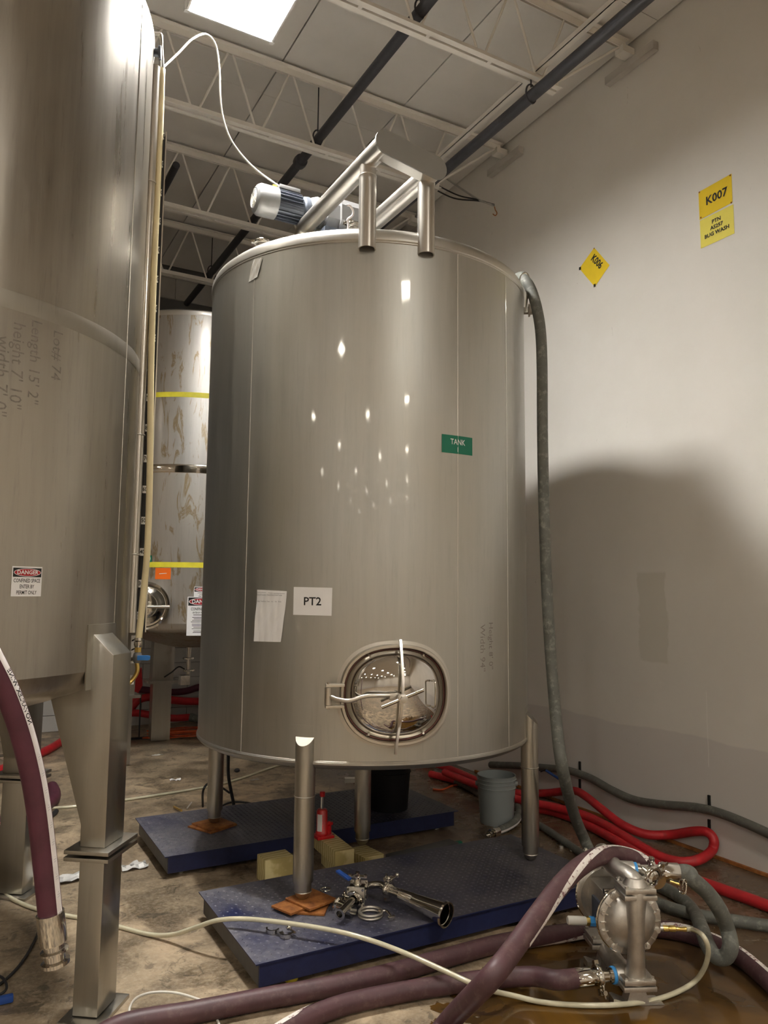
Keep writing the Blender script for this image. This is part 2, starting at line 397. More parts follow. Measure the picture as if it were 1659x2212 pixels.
def put_text(par, s, size, mapf, mat='ink', bold=0, off=(0, 0), rot=0, sx=1, align='CENTER', name='lettering'):
    vs, fs = text_mesh(s, size, bold, sx, align)
    if name == 'marker_text' and ' ' in s:      # one object per written word
        vis = sorted(range(len(fs)), key=lambda i: min(vs[j][0] for j in fs[i])); groups = []; mx = None
        for i in vis:
            a = min(vs[j][0] for j in fs[i]); b = max(vs[j][0] for j in fs[i])
            if mx is None or a-mx > size*.17: groups.append([]); mx = b
            groups[-1].append(i); mx = max(mx, b)
    else: groups = [list(range(len(fs)))]
    if len(groups) > 1:
        for g in groups:
            used = sorted({j for i in g for j in fs[i]}); ix = {j: k for k, j in enumerate(used)}; base = origin(par)
            P = []
            for j in used: q = rot2(vs[j], rot); P.append(tuple(mapf(q[0]+off[0], q[1]+off[1])-base))
            me = bpy.data.meshes.new(name); me.from_pydata(P, [], [tuple(ix[j] for j in fs[i]) for i in g]); me.materials.append(M[mat])
            o = bpy.data.objects.new(name, me); COL.objects.link(o); o.parent = par
        return o
    mb = MB(); P = []
    for p in vs:
        q = rot2(p, rot); P.append(mapf(q[0]+off[0], q[1]+off[1]))
    mb.add(P, fs); me = bpy.data.meshes.new(name); base = origin(par)
    me.from_pydata([tuple(p-base) for p in mb.v], [], mb.f); me.materials.append(M[mat])
    o = bpy.data.objects.new(name, me); COL.objects.link(o); o.parent = par; return o
def cylmap(c, R, P, off=0):
    """(u right, v up) seen from outside the cylinder round c"""
    ph = math.atan2(P[0]-c[0], -(P[1]-c[1]))
    return lambda u, v, o=off: V((c[0]+(R+o)*math.sin(ph+u/R), c[1]-(R+o)*math.cos(ph+u/R), P[2]+v))
def slab(par, mapper, w, h, th, name, mat, nx=8, ny=2, rot=0, corners=None, off=0, wave=0, loc=None):
    mb = MB(); G = []
    for layer in (0, 1):
        for j in range(ny+1):
            for i in range(nx+1):
                x, y = (i/nx-.5)*w, (j/ny-.5)*h
                if corners:
                    s_, t_ = i/nx, j/ny
                    x = (corners[0][0]*(1-s_)+corners[1][0]*s_)*(1-t_)+(corners[3][0]*(1-s_)+corners[2][0]*s_)*t_
                    y = (corners[0][1]*(1-s_)+corners[1][1]*s_)*(1-t_)+(corners[3][1]*(1-s_)+corners[2][1]*s_)*t_
                x, y = rot2((x, y), rot)
                wv = wave*(math.sin(i*1.9+j*.7)+.7*math.sin(i*.9-j*1.3)+1.4) if wave else 0
                G.append(mapper(x, y, off+wv+(th if layer else 0)))
    n = nx+1; m = ny+1; q = n*m; fs = []
    for j in range(ny):
        for i in range(nx):
            a = j*n+i; fs.append((a, a+n, a+n+1, a+1)); fs.append((q+a, q+a+1, q+a+n+1, q+a+n))
    for i in range(nx): fs.append((i, i+1, q+i+1, q+i)); a = ny*n+i; fs.append((a+1, a, q+a, q+a+1))
    for j in range(ny): a = j*n; fs.append((a+n, a, q+a, q+a+n)); a = j*n+nx; fs.append((a, a+n, q+a+n, q+a))
    mb.add(G, fs); return mb.build(name, mat, par, loc=loc if par is None else None, ang=30)
def oncyl(px, py, c, R):
    r = ray(px, py); a = r.x**2+r.y**2; b = -(r.x*c[0]+r.y*c[1]); cc = c[0]**2+c[1]**2-R*R
    D = b*b-a*cc; t = (-b-math.sqrt(max(D, 0)))/a; return CAM+r*t
exec_parts = []
# ================================================================== STRUCTURE
XW, YB, ZC = 4.64, 10.55, 6.36
XL, YF = -21.0, -26.0
o = MB().box(((XL+XW)/2, (YF+YB)/2, -.1), (XW-XL, YB-YF, .2)).build('floor', 'floor', ang=0); struct(o)
o = MB().box(((XL+XW)/2, (YF+YB)/2, ZC+.16), (XW-XL+.4, YB-YF+.4, .2)).build('ceiling', 'deck', ang=0); struct(o); ceil = o
k = 0
xe = [XW-.02-i*1.22 for i in range(7)]
ye = [-1.0+i*2.44 for i in range(6)]
ye = [min(y, YB) for y in ye]
for xa, xb in zip(xe, xe[1:]):
    for ya, yb in zip(ye, ye[1:]):
        if yb-ya < .1: continue
        MB().box(((xa+xb)/2, (ya+yb)/2, ZC+.03), (abs(xa-xb)-.012, yb-ya-.004, .06)).build('roof_panel', 'deck', ceil, ang=0)
wall = struct(MB().box((XW+.1, (YF+YB)/2, ZC/2+.1), (.2, YB-YF, ZC+.3)).build('wall_right', 'wall', ang=0))
struct(MB().box((XL-.1, (YF+YB)/2, ZC/2+.1), (.2, YB-YF, ZC+.3)).build('wall_left', 'wall', ang=0))
struct(MB().box(((XL+XW)/2, YF-.1, ZC/2+.1), (XW-XL+.4, .2, ZC+.3)).build('wall_front', 'wall', ang=0))
wb = struct(MB().box(((XL+XW)/2, YB+.12, ZC/2+.1), (XW-XL+.4, .2, ZC+.3)).build('wall_back', 'cmu_dark', ang=0))
# painted concrete blocks of the back wall where the gap between the tanks shows them
for j in range(9):
    for i in range(10):
        cx = 1.0+i*.4+(.2 if j % 2 else 0)
        MB().box((cx, YB+.005, .1+j*.2), (.393, .03, .193)).build('block', 'cmu', wb, ang=0)
for i in range(4):
    MB().box((1.05+i*.92, YB+.005, 6.03), (.915, .03, .30)).build('fascia_panel', 'grey_paint', wb, ang=0)
# base angle along the right wall
struct(MB().box((XW-.012, 3.4, .012), (.02, 6.0, .02)).build('trim_1', 'rust', ang=0))

# ---- bar joists
JN = []
def joist(Y, label, xs=-4.0):
    t = thing('roof_joist', label, 'joist', (XW, Y, 6.2), 'white open web joists under the roof deck')
    zt, zb = 6.29, 5.67
    mb = MB()
    for s in (-1, 1):
        mb.box(((xs+XW-.1)/2, Y+s*.03, zt+.03), (XW-.1-xs, .045, .006)); mb.box(((xs+XW-.1)/2, Y+s*.012, zt), (XW-.1-xs, .006, .06))
    mb.build('top_chord', 'joist', t, ang=0)
    mb = MB(); xe_ = 3.80
    for s in (-1, 1):
        mb.box(((xs+xe_)/2, Y+s*.032, zb-.03), (xe_-xs, .045, .006)); mb.box(((xs+xe_)/2, Y+s*.012, zb), (xe_-xs, .006, .06))
    x = xe_-.12
    while x > xs: mb.box((x, Y, zb-.03), (.03, .025, .006)); x -= .53
    mb.build('bottom_chord', 'joist', t, ang=0)
    x = 3.62
    while x > max(xs, -1.5)+.3:
        for dx in (.27, -.25):
            MB().cyl((x+dx*.1, Y, zb), (x+dx, Y, zt), .010, n=8).build('web_bar', 'joist', t)
        x -= .545
    MB().cyl((3.78, Y, zb+.03), (XW-.16, Y, zt-.02), .011, n=8).build('web_bar', 'joist', t)
    MB().box((XW-.10, Y, zt-.05), (.13, .09, .06)).build('seat', 'joist', t, ang=0)
    b = MB().box((XW-.035, Y, zt-.13), (.06, .52, .07)).build('bearing_ledge', 'white_paint', t, ang=0)
    return t
joist(4.16, 'white bar joist nearest the camera, ending left of the amber wall sheets')
joist(5.83, 'white bar joist crossing just above the twin horizontal tank pipes')
joist(7.50, 'white bar joist passing low behind the electric motor')
joist(9.17, 'white bar joist farthest back, near the dark back wall')
joist(2.49, 'white bar joist above the top edge of the frame')
# bridging angle along the joists
mb = MB()
mb.box((3.60, 4.9, 5.72), (.045, 11.2, .005)); mb.box((3.58, 4.9, 5.74), (.005, 11.2, .045))
tag(mb.build('bridging_bar', 'joist', ang=0), 'thin white bridging bar running above the black sprinkler pipe, parallel to the wall', 'bar')
def pipe_run(x, z, r, y0, y1, label, hangs, cpl=()):
    t = thing('sprinkler_pipe', label, 'pipe', (x, y0, z))
    MB().cyl((x, y0, z), (x, y1, z), r, n=20).build('pipe', 'pipe_dark', t)
    for y in hangs:
        ring = [V((x+math.cos(a)*(r+.008)*.9, y, z+.02+math.sin(a)*(r+.03))) for a in [i*PI/9 for i in range(18)]]
        h = MB().tube(ring, .007, 6, closed=True).build('pipe_hanger', 'pipe_dark', t)
        MB().cyl((x, y, z+r+.03), (x, y, 5.67 if z < 5.6 else 6.3), .006, n=6).build('rod', 'pipe_dark', h)
    for y in cpl:
        MB().lathe((x, y-.04, z), (0, 1, 0), [(r, 0), (r+.018, .005), (r+.022, .04), (r+.018, .075), (r, .08)], 20).build('coupling', 'pipe_dark', t)
    return t
pipe_run(3.54, 5.51, .045, -6, 10.4, 'thick black sprinkler pipe hanging closest to the white wall', (4.16, 7.5), (1.5, 8.3))
pipe_run(2.56, 5.80, .042, -6, 10.4, 'dark sprinkler pipe crossing above the middle of the joists', (4.16, 5.9, 9.2), (3.9, 6.3))
pipe_run(1.62, 5.95, .036, 7.2, 10.4, 'short dark pipe left of the main tank near the back wall', (9.2,), (9.35,))

# ---- lamps
LW, LL = .60, .66
def lamp(x, y, z, mat, label, group):
    t = thing('ceiling_light', label, 'light', (x, y, z+.1), group)
    mb = MB(); mb.box((x, y, z+.075), (LW, LL, .05)); mb.box((x, y, z+.125), (LW*.5, LL*.8, .05))
    mb.build('housing', 'house', t, ang=0)
    MB().box((x, y, z+.046), (LW-.03, LL-.03, .008)).build('diffuser', mat, t, ang=0)
    for sx in (-1, 1): MB().box((x+sx*(LW/2-.006), y, z+.020), (.012, LL, .07)).build('side_rail', 'house', t, ang=0)
    for sy in (-1, 1): MB().box((x, y+sy*(LL/2-.006), z+.020), (LW-.024, .012, .07)).build('end_rail', 'house', t, ang=0)
    for sx in (-1, 1):
        for sy in (-1, 1): MB().box((x+sx*(LW/2-.004), y+sy*(LL/2-.004), z+.02), (.03, .03, .075)).build('corner_cap', 'house', t, ang=0)
    for sy in (-1, 1): MB().cyl((x, y+sy*.25, z+.15), (x, y+sy*.25, ZC), .003, n=5).build('suspension_wire', 'house', t)
lamp(1.38, 4.37, 5.60, 'lamp_near', 'glaring white flat panel light hung above the gap between the two big tanks', 'flat panel lights')
n = 0
for i, lx in enumerate((1.9, -3.6, -9.4, -15.2)):
    for j, ly in enumerate((-1.5, -7.0, -12.5, -18.0, -23.4)):
        n += 1
        lamp(lx, ly, 5.60, 'lamp_far', 'flat panel light hung from the roof behind the camera, out of frame', 'flat panel lights out of frame')
for ly in (4.09,): lamp(-6.5, ly, 5.60, 'lamp_far', 'flat panel light hung from the roof behind the camera, out of frame', 'flat panel lights out of frame')
# ================================================================== fittings
def clamp_ring(par, c, ax, r, w=.022, knob=None, name='clamp', mat='polish'):
    """sanitary clamp: split band, hinge, wing nut; knob = direction of the wing nut"""
    a, b, z = frame(ax); c = V(c); k = V(knob if knob is not None else a); k = (k-z*k.dot(z)).normalized(); q = z.cross(k)
    mb = MB(); mb.lathe(c-z*w/2, z, [(r, 0), (r+.012, .001), (r+.015, w*.3), (r+.015, w*.7), (r+.012, w-.001), (r, w)], 28, cap=False)
    o = mb.build(name, mat, par)
    for s in (-1, 1): MB().box(c+k*(r+.024)+q*s*.011, (.026, .010, w*.8), (k, q, z)).build('clamp_ear', mat, o)
    MB().cyl(c+k*(r+.028)-q*.028, c+k*(r+.028)+q*.04, .0045, n=8).build('clamp_bolt', mat, o)
    MB().box(c-k*(r+.018), (.018, .026, w*.8), (k, q, z)).build('hinge', mat, o)
    mb = MB(); e = c+k*(r+.028)+q*.032
    mb.cyl(e, e+q*.018, .010, n=10)
    for s in (-1, 1): mb.add(*MB().prism([(0, -.006), (.022, -.004), (.03, .006), (.022, .012), (0, .006)], e+q*.006, k*s, q, z*.006).__dict__.values())
    mb.build('wing_nut', mat, o); return o
def crimp(par, p, d, r, L=.07, name='ferrule', mat='polish'):
    p, d = V(p), V(d).normalized()
    prof = [(r*.9, 0), (r+.004, .002), (r+.004, L*.22), (r+.001, L*.24), (r+.004, L*.28), (r+.004, L*.93), (r+.002, L)]
    return MB().lathe(p, d, prof, 24).build(name, mat, par)

# ================================================================== MAIN TANK
TC = (2.44, 4.65); TR = 1.09; TZ0, TZ1 = .885, 3.80
tank = thing('steel_tank', 'big upright stainless steel tank with oval manway, green TANK 1 label and PT2 sheet', 'tank', (TC[0], TC[1], .14))
c3 = V((TC[0], TC[1], 0)); UZ = V((0, 0, 1))
MB().lathe(c3, UZ, [(TR, TZ0), (TR, TZ1)], 160, cap=False).build('shell', 'tank', tank)
MB().lathe(c3, UZ, [(TR+.001, TZ1-.006), (TR+.006, TZ1), (TR+.006, TZ1+.03), (TR-.004, TZ1+.055), (TR-.03, TZ1+.078), (TR-.075, TZ1+.092), (TR-.5, TZ1+.14), (TR-.9, TZ1+.17), (0, TZ1+.18)], 160, cap=False).build('top_head', 'weld', tank)
MB().lathe(c3, UZ, [(0, TZ0-.10), (.5, TZ0-.09), (TR-.10, TZ0-.055), (TR-.035, TZ0-.043), (TR-.008, TZ0-.03), (TR+.008, TZ0-.012), (TR+.008, TZ0-.002), (TR+.001, TZ0+.004)], 160, cap=False).build('bottom_head', 'tank', tank)
for zz, nm in ((TZ0+.002, 'weld_bead'), (TZ1-.012, 'weld_bead')):
    MB().lathe(c3, UZ, [(TR+.0005, zz-.006), (TR+.005, zz-.002), (TR+.005, zz+.002), (TR+.0005, zz+.006)], 160, cap=False).build(nm, 'weld', tank)
def vseam(c, R, P, z0, z1, w=.006, name='weld_seam', par=None, mat='weld'):
    m = cylmap(c, R, P); mb = MB()
    vs = []; 
    for k in range(25):
        z = z0+(z1-z0)*k/24-P[2]
        vs += [m(-w/2, z, .0003), m(0, z, .003), m(w/2, z, .0003)]
    fs = []
    for k in range(24): a = k*3; fs += [(a, a+1, a+4, a+3), (a+1, a+2, a+5, a+4)]
    mb.add(vs, fs); return mb.build(name, mat, par)
vseam(TC, TR, oncyl(989, 700, TC, TR), TZ0, TZ1, .008, par=tank)
for px in (541, 1094): vseam(TC, TR, oncyl(px, 900, TC, TR), TZ0, TZ1, .005, par=tank, mat='tank')
# legs
def round_leg(x, y, zf, free=False):
    d = V((x-TC[0], y-TC[1], 0)); r = .055
    if free: d = V((0, -1, 0)); x, y = TC
    d.normalize(); q = UZ.cross(d); px, py = (x, y)
    mb = MB(); n = 28; vs = []; top = []
    for i in range(n):
        t = 2*PI*i/n; off = d*math.cos(t)*r+q*math.sin(t)*r
        zt = (1.035-(math.cos(t)*r+r*0)*1.0-.01) if not free else TZ0-.08
        vs.append(V((px, py, zf+.085))+off); top.append(V((px, py, zt))+off)
    fs = [(i, (i+1) % n, n+(i+1) % n, n+i) for i in range(n)]+[tuple(range(n-1, -1, -1)), tuple(range(n, 2*n))]
    mb.add(vs+top, fs); lg = mb.build('leg', 'leg', tank, ang=40)
    MB().lathe((px, py, zf), UZ, [(0, 0), (.022, 0), (.036, .012), (.042, .028), (.043, .034), (.046, .036), (.046, .088)], 28).build('foot', 'leg', lg)
    MB().lathe((px, py, zf+.034), UZ, [(.046, 0), (.0475, .002), (.046, .005)], 28, cap=False).build('foot_ring', 'weld', lg)
    if not free: # joint sleeve line and pad plate behind the leg
        MB().lathe((px, py, .70), UZ, [(.0552, 0), (.0575, .003), (.0552, .006)], 28, cap=False).build('joint_bead', 'weld', lg)
        m = cylmap(TC, TR, (px, py, .98))
        slab(tank, m, .18, .19, .002, 'pad_plate', 'tank', nx=6, ny=1)
legs = [(1.685, 3.882, .178), (3.215, 3.862, .142), (1.665, 5.42, .168), (3.20, 5.43, .142)]
for lx, ly, zf in legs: round_leg(lx, ly, zf)
round_leg(0, 0, .125, True)
# vent header on the top
x1, x2, zc, pr = 1.915, 2.245, 4.255, .056
y1, y2 = 3.68, 3.575
for xx, yy in ((x1, y1), (x2, y2)):
    t0 = 4.20
    n = MB().lathe((xx, yy, 3.735), UZ, [(.044, .02), (.044, 0), (.050, 0), (.050, .43), (.046, .432), (.046, .50)], 32, cap=False)
    n.lathe((xx, yy, 3.8), UZ, [(.044, 0), (0, .001)], 32, cap=False)
    p = n.build('vent_downpipe', 'tube', tank)
    MB().lathe((xx, yy, 4.165), UZ, [(.050, 0), (.053, .003), (.050, .006)], 32, cap=False).build('weld_ring', 'weld', p)
yf = 3.46
zz_ = {x1: 4.265, x2: 4.212}
for xx, yb in ((x1, 4.56), (x2, 4.75)):
    zc = zz_[xx]; p = MB().cyl((xx, yf+.012, zc), (xx, yb, zc), pr, n=36).build('vent_pipe', 'tube', tank)
    MB().tube(smooth([(xx, yb-.01, zc), (xx, yb+.05, zc-.012), (xx, yb+.085, zc-.07), (xx, yb+.09, 3.95)], 6), pr*.98, 24).build('elbow', 'tube', p)
    clamp_ring(tank, (xx, yb+.088, 4.155), UZ, .056, knob=(-1, -.6, 0), name='pipe_clamp')
# stadium end plate joining both pipe ends
def stadium(hw, r, n=14):
    return [(hw+r*math.cos(t), r*math.sin(t)) for t in [-PI/2+PI*i/n for i in range(n+1)]]+[(-hw-r*math.cos(t), -r*math.sin(t)) for t in [-PI/2+PI*i/n for i in range(n+1)]]
zc = 4.2385; ex_ = V((x2-x1, 0, zz_[x2]-zz_[x1])).normalized(); ey_ = V((-ex_.z, 0, ex_.x))
MB().prism(stadium((x2-x1)/2, .070), ((x1+x2)/2, yf, zc), ex_, ey_, (0, .010, 0)).build('end_plate', 'plate', tank)
MB().prism(stadium((x2-x1)/2, .054), ((x1+x2)/2, yf+.012, zc), ex_, ey_, (0, .09, 0)).build('header_box', 'tube', tank)
# small flanges and clamps standing on the lid
def lid_clamp(px, py, z, knob, r=.034):
    p = at(px, py, z=z); MB().lathe((p.x, p.y, 3.86), UZ, [(r-.008, 0), (r-.008, z-3.87), (r+.004, z-3.866), (r+.004, z-3.85), (0, z-3.846)], 22).build('nozzle', 'tube', tank)
    return clamp_ring(tank, (p.x, p.y, z), UZ, r, .02, knob, 'lid_clamp')
lid_clamp(566, 524, 4.01, (1, -.3, 0), .04); lk = lid_clamp(766, 489, 4.05, (-1, -.2, 0), .04)
hp = at(752, 482, y=3.86); 
MB().tube(smooth([hp+V((0, 0, -.05)), hp+V((.0, 0, 0)), hp+V((-.003, 0, .022)), hp+V((.028, 0, .055)), hp+V((.030, 0, .088)), hp+V((.006, 0, .112)), hp+V((-.006, 0, .108))], 6), .0065, 8).build('hook_handle', 'stripe_l', lk)
# motor and gearbox
my, mz = 4.65, 4.40
MB().lathe((1.565, my, mz), (1, 0, 0), [(.0, .003), (.062, .002), (.070, 0), (.092, .012), (.105, .035), (.105, .15), (.100, .151)], 36).build('fan_cover', 'alu', tank, ang=30)
mb = MB()
for k in range(6): mb.lathe((1.563, my, mz), (1, 0, 0), [(.010*k+.006, 0), (.010*k+.009, -.002), (.010*k+.012, 0)], 30, cap=False)
for k in range(8):
    a = k*PI/4; mb.cyl((1.5625, my, mz), (1.5625, my+.066*math.cos(a), mz+.066*math.sin(a)), .0015, n=5)
mb.build('fan_grille', 'whitecable', tank)
MB().lathe((1.71, my, mz), (1, 0, 0), [(.082, 0), (.082, .19), (.095, .20), (.10, .23), (.07, .235)], 32).build('motor_body', 'finmetal', tank)
for k in range(22):
    a = 2*PI*k/22; e = V((0, math.cos(a), math.sin(a)))
    MB().box(V((1.80, my, mz))+e*.090, (.17, .022, .0045), (V((1, 0, 0)), e, V((1, 0, 0)).cross(e))).build('cooling_fin', 'finmetal', tank, ang=0)
MB().box((1.80, my-.02, mz+.108), (.15, .07, .028)).build('terminal_box', 'alu', tank, bev=.004)
MB().box((1.69, my-.052, mz+.092), (.03, .003, .02)).build('nameplate', 'yellowlab', tank, ang=0)
MB().lathe((1.94, my, mz), (1, 0, 0), [(.07, 0), (.105, .02), (.12, .05), (.12, .065), (.10, .07), (.085, .10), (.10, .14)], 8).build('motor_flange', 'alu', tank, ang=20)
MB().prism([(-.11, -.05), (-.05, -.12), (.06, -.12), (.12, -.05), (.12, .07), (.07, .11), (-.05, .11), (-.11, .05)], (2.06, my, mz), (0, 1, 0), (0, 0, 1), (.09, 0, 0)).build('gear_housing', 'alu', tank, ang=20)
MB().prism([(-.14, -.06), (-.07, -.13), (.07, -.13), (.14, -.06), (.14, .06), (.08, .12), (-.08, .12), (-.14, .05)], (2.15, my, mz), (0, 1, 0), (0, 0, 1), (.24, 0, 0)).build('gearbox', 'alu', tank, ang=20)
MB().box((2.27, my, mz-.16), (.50, .30, .04)).build('gearbox_plate', 'finmetal', tank, ang=0)
for sx in (-.2, .2):
    for sy in (-.11, .11): MB().cyl((2.27+sx, my+sy, 3.93), (2.27+sx, my+sy, mz-.17), .02, n=14).build('support_post', 'tube', tank)
MB().cyl((2.30, my, 3.9), (2.30, my, mz-.17), .035, n=20).build('agitator_shaft', 'tube', tank)
# manway
MC = oncyl(855, 1499, TC, TR); ph = math.atan2(MC.x-TC[0], -(MC.y-TC[1]))
MU = V((math.cos(ph), math.sin(ph), 0)); MN = V((math.sin(ph), -math.cos(ph), 0))
def ml(u, v, w): return MC+MU*u+UZ*v+MN*w
def oval(a, b, n=64, p=2.35):
    out = []
    for i in range(n):
        t = 2*PI*i/n; c, s = math.cos(t), math.sin(t)
        out.append((a*math.copysign(abs(c)**(2/p), c), b*math.copysign(abs(s)**(2/p), s)))
    return out
def oval_loft(secs, name, mat, par, n=64, closed=False, ang=38, curved=True):
    """secs: (a, b, w); w measured from the shell surface there when curved"""
    mb = MB(); vs = []; fs = []
    for a, b, w in secs:
        for (u, v) in oval(a, b, n):
            sag = (TR-math.sqrt(max(TR*TR-u*u, 0))) if curved else 0
            vs.append(ml(u, v, w-(sag if curved else 0)))
    m = len(secs)
    for k in range(m if closed else m-1):
        for i in range(n):
            j = (i+1) % n; k2 = (k+1) % m; fs.append((k*n+i, k*n+j, k2*n+j, k2*n+i))
    mb.add(vs, fs); return mb.build(name, mat, par, ang=ang)
A, B = .290, .255
fr_ = oval_loft([(A+.012, B+.012, -.02), (A+.008, B+.008, .030), (A+.012, B+.012, .036), (A+.008, B+.008, .046), (A-.004, B-.004, .046), (A-.008, B-.008, .036), (A-.010, B-.010, .0), (A-.012, B-.012, -.02)], 'manway_frame', 'tube', tank)
oval_loft([(A+.03, B+.03, .0005), (A+.011, B+.011, .003)], 'weld_fillet', 'weld', fr_)
gk = oval_loft([(A-.010, B-.010, .000), (A-.012, B-.012, .012), (A-.018, B-.018, .012), (A-.022, B-.022, .0)], 'gasket', 'gasket', tank)
secs = [(A-.018, B-.018, .006), (A-.022, B-.022, .012), (A-.040, B-.036, .016), (A-.044, B-.040, .020)]
dome = [(A-.044, B-.040, .020)]
for k in range(1, 15):
    q = k/15; f = math.cos(q*PI/2); dome.append(((A-.046)*f**.75, (B-.042)*f**.75, .022+.062*math.sin(q*PI/2)))
door = oval_loft(secs, 'manway_door', 'leg', tank)
oval_loft(dome+[(.002, .002, .0845)], 'door_dome', 'mirror', door)
for u, v in ((-.155, .215), (.155, .215), (-.155, -.215), (.155, -.215)):
    MB().cyl(ml(u, v, .0), ml(u*.96, v*.96, .022), .006, n=8).build('centering_pin', 'tube', tank)
cb = [ml(.012, .290, .050), ml(.013, .20, .085), ml(.012, .08, .125), ml(.008, 0, .135), ml(.002, -.10, .125), ml(-.006, -.21, .085), ml(-.010, -.305, .050)]
mb = MB(); P = smooth(cb, 6); fr = frames(P); vs = []
for (p, t, a, b) in fr:
    n_ = MN-t*MN.dot(t); n_.normalize(); s_ = t.cross(n_)
    vs += [p+s_*.0065+n_*.011, p-s_*.0065+n_*.011, p-s_*.0065-n_*.011, p+s_*.0065-n_*.011]
fs = [(k*4+i, k*4+(i+1) % 4, k*4+4+(i+1) % 4, k*4+4+i) for k in range(len(P)-1) for i in range(4)]+[(3, 2, 1, 0), tuple(len(vs)-4+i for i in range(4))]
MB().add(vs, fs).build('crossbar', 'tube', tank)
MB().cyl(ml(.0, 0, .08), ml(.0, 0, .18), .014, n=16).build('screw', 'tube', tank)
hb = MB().lathe(ml(.0, 0, .165), MN, [(.026, 0), (.026, .03), (.018, .032), (.018, .05), (0, .052)], 6).build('hand_nut', 'tube', tank)
hd = (MU*.93+UZ*.36).normalized()
for s in (-1, 1): MB().cyl(ml(0, 0, .182)+hd*.018*s, ml(0, 0, .182)+hd*.118*s, .0095, n=14).build('handle_bar', 'polish', hb)
MB().box(ml(-.035, .004, .125), (.05, .035, .03), (MU, UZ, MN)).build('arm_block', 'tube', tank, bev=.004)
MB().tube(smooth([ml(-.365, .002, .055), ml(-.33, -.01, .085), ml(-.27, -.016, .115), ml(-.20, .006, .13), ml(-.13, .012, .132), ml(-.04, .010, .128)], 7), .0115, 14).build('hinge_arm', 'tube', tank)
hg = MB().cyl(ml(-.372, -.045, .05), ml(-.372, .045, .05), .019, n=18).build('hinge_barrel', 'tube', tank)
for s in (-1, 1): MB().box(ml(-.335, s*.055, .035), (.10, .015, .045), (MU, UZ, MN)).build('hinge_ear', 'tube', tank, bev=.003)
MB().cyl(ml(-.372, -.068, .05), ml(-.372, .072, .05), .006, n=10).build('hinge_pin', 'polish', hg)
MB().tube(smooth([ml(.185, .075, .055), ml(.19, .078, .085), ml(.195, .06, .10), ml(.195, -.04, .10), ml(.19, -.062, .085), ml(.185, -.06, .055)], 5), .0055, 10).build('pull_handle', 'polish', door)
# lug for lifting on the right shoulder + side port
lp = at(1122, 612, y=4.05); lp = V((TC[0]+TR*math.cos(-.53), TC[1]+TR*math.sin(-.53), 3.86))
lc = V((3.240, 3.884, 3.885)); e = V((.72, -.69, 0)).normalized()
lug = MB().tube(smooth([lc+V((0, 0, -.20)), lc+e*.012+V((0, 0, -.05)), lc+e*.020+V((0, 0, .04)), lc-e*.004+V((0, 0, .075)), lc-e*.034+V((0, 0, .045)), lc-e*.032+V((0, 0, -.03))], 6), .0085, 8).build('lifting_lug', 'polish', tank)
sp = V((TC[0]+TR*.80, TC[1]-TR*.60, 3.745)); sd = V((.80, -.60, 0)).normalized()
MB().lathe(sp-sd*.02, sd, [(.026, 0), (.026, .05), (.044, .052), (.044, .064), (.03, .066), (.03, .085), (.042, .087), (.042, .098), (0, .1)], 24).build('side_port', 'cast', tank)
# ---- things stuck on the main tank
def sheet_on(px, py, w, h, name, label, cat, mat, rot=0, **k):
    P = oncyl(px, py, TC, TR); m = cylmap(TC, TR, P)
    t = thing(name, label, cat, P); slab(t, m, w, h, .0012, k.pop('part', 'sheet'), mat, rot=rot, off=.0012, **k); return t, m
lift = lambda m, e: (lambda u, v: m(u, v, e))
t, m = sheet_on(675, 1299, .222, .150, 'name_sheet', 'white landscape sheet printed PT2 taped on the big tank', 'sign', 'paper', corners=[(-.112, -.075), (.110, -.077), (.112, .075), (-.112, .078)], nx=8)
put_text(t, 'PT2', .062, lift(m, .0032), bold=.0009, off=(.0, -.002), sx=1.05)
t, m = sheet_on(583, 1331, .21, .29, 'log_sheet', 'crinkled white log sheet hanging left of the PT2 sheet', 'paper', 'paper', corners=[(-.107, -.143), (.08, -.140), (.112, .14), (-.092, .147)], nx=14, ny=8, wave=.0022)
for row in (0.118, .082):
    for u in (-.075, -.05, -.03, -.005, .02, .045, .07): put_text(t, random.choice(['Date', 'Time', 'Temp', 'Init']), .012 if row > .1 else .010, lift(m, .011), mat='inkgrey', off=(u, row))
mb = MB(); vs = [m(-.088, .130, .0105), m(.1, .126, .0105), m(.1, .1275, .0105), m(-.088, .1315, .0105)]; mb.add(vs, [(0, 1, 2, 3)]); mb.build('ruled_line', 'inkgrey', t, ang=0)
t, m = sheet_on(988.5, 961, .214, .105, 'tank_label', 'green plastic label reading TANK 1 on the big tank', 'sign', 'green', nx=8)
put_text(t, 'TANK', .046, lift(m, .0032), 'whiteprint', off=(.0, .014), sx=.82, bold=.0004)
put_text(t, '1', .040, lift(m, .0032), 'whiteprint', off=(.0, -.030), sx=.82, bold=.0004)
t, m = sheet_on(553, 583, .10, .13, 'tape_scrap', 'torn remains of clear tape below the tank top edge', 'tape', 'mylar', corners=[(-.06, -.065), (.02, -.05), (.055, .06), (-.02, .07)], nx=10, ny=6, wave=.002, part='tape')
P = oncyl(1042, 1400, TC, TR); m = cylmap(TC, TR, P)
hw = thing('handwriting', 'faint marker note Width 94 written sideways on the big tank', 'writing', P)
put_text(hw, "Width 94\"", .058, lift(m, .0012), 'marker', rot=-PI/2, sx=1.1, off=(0, .0), name='marker_text')
put_text(hw, "Height 8' 0\"", .052, lift(m, .0012), 'marker', rot=-PI/2, sx=1.1, off=(.072, .01), name='marker_text')

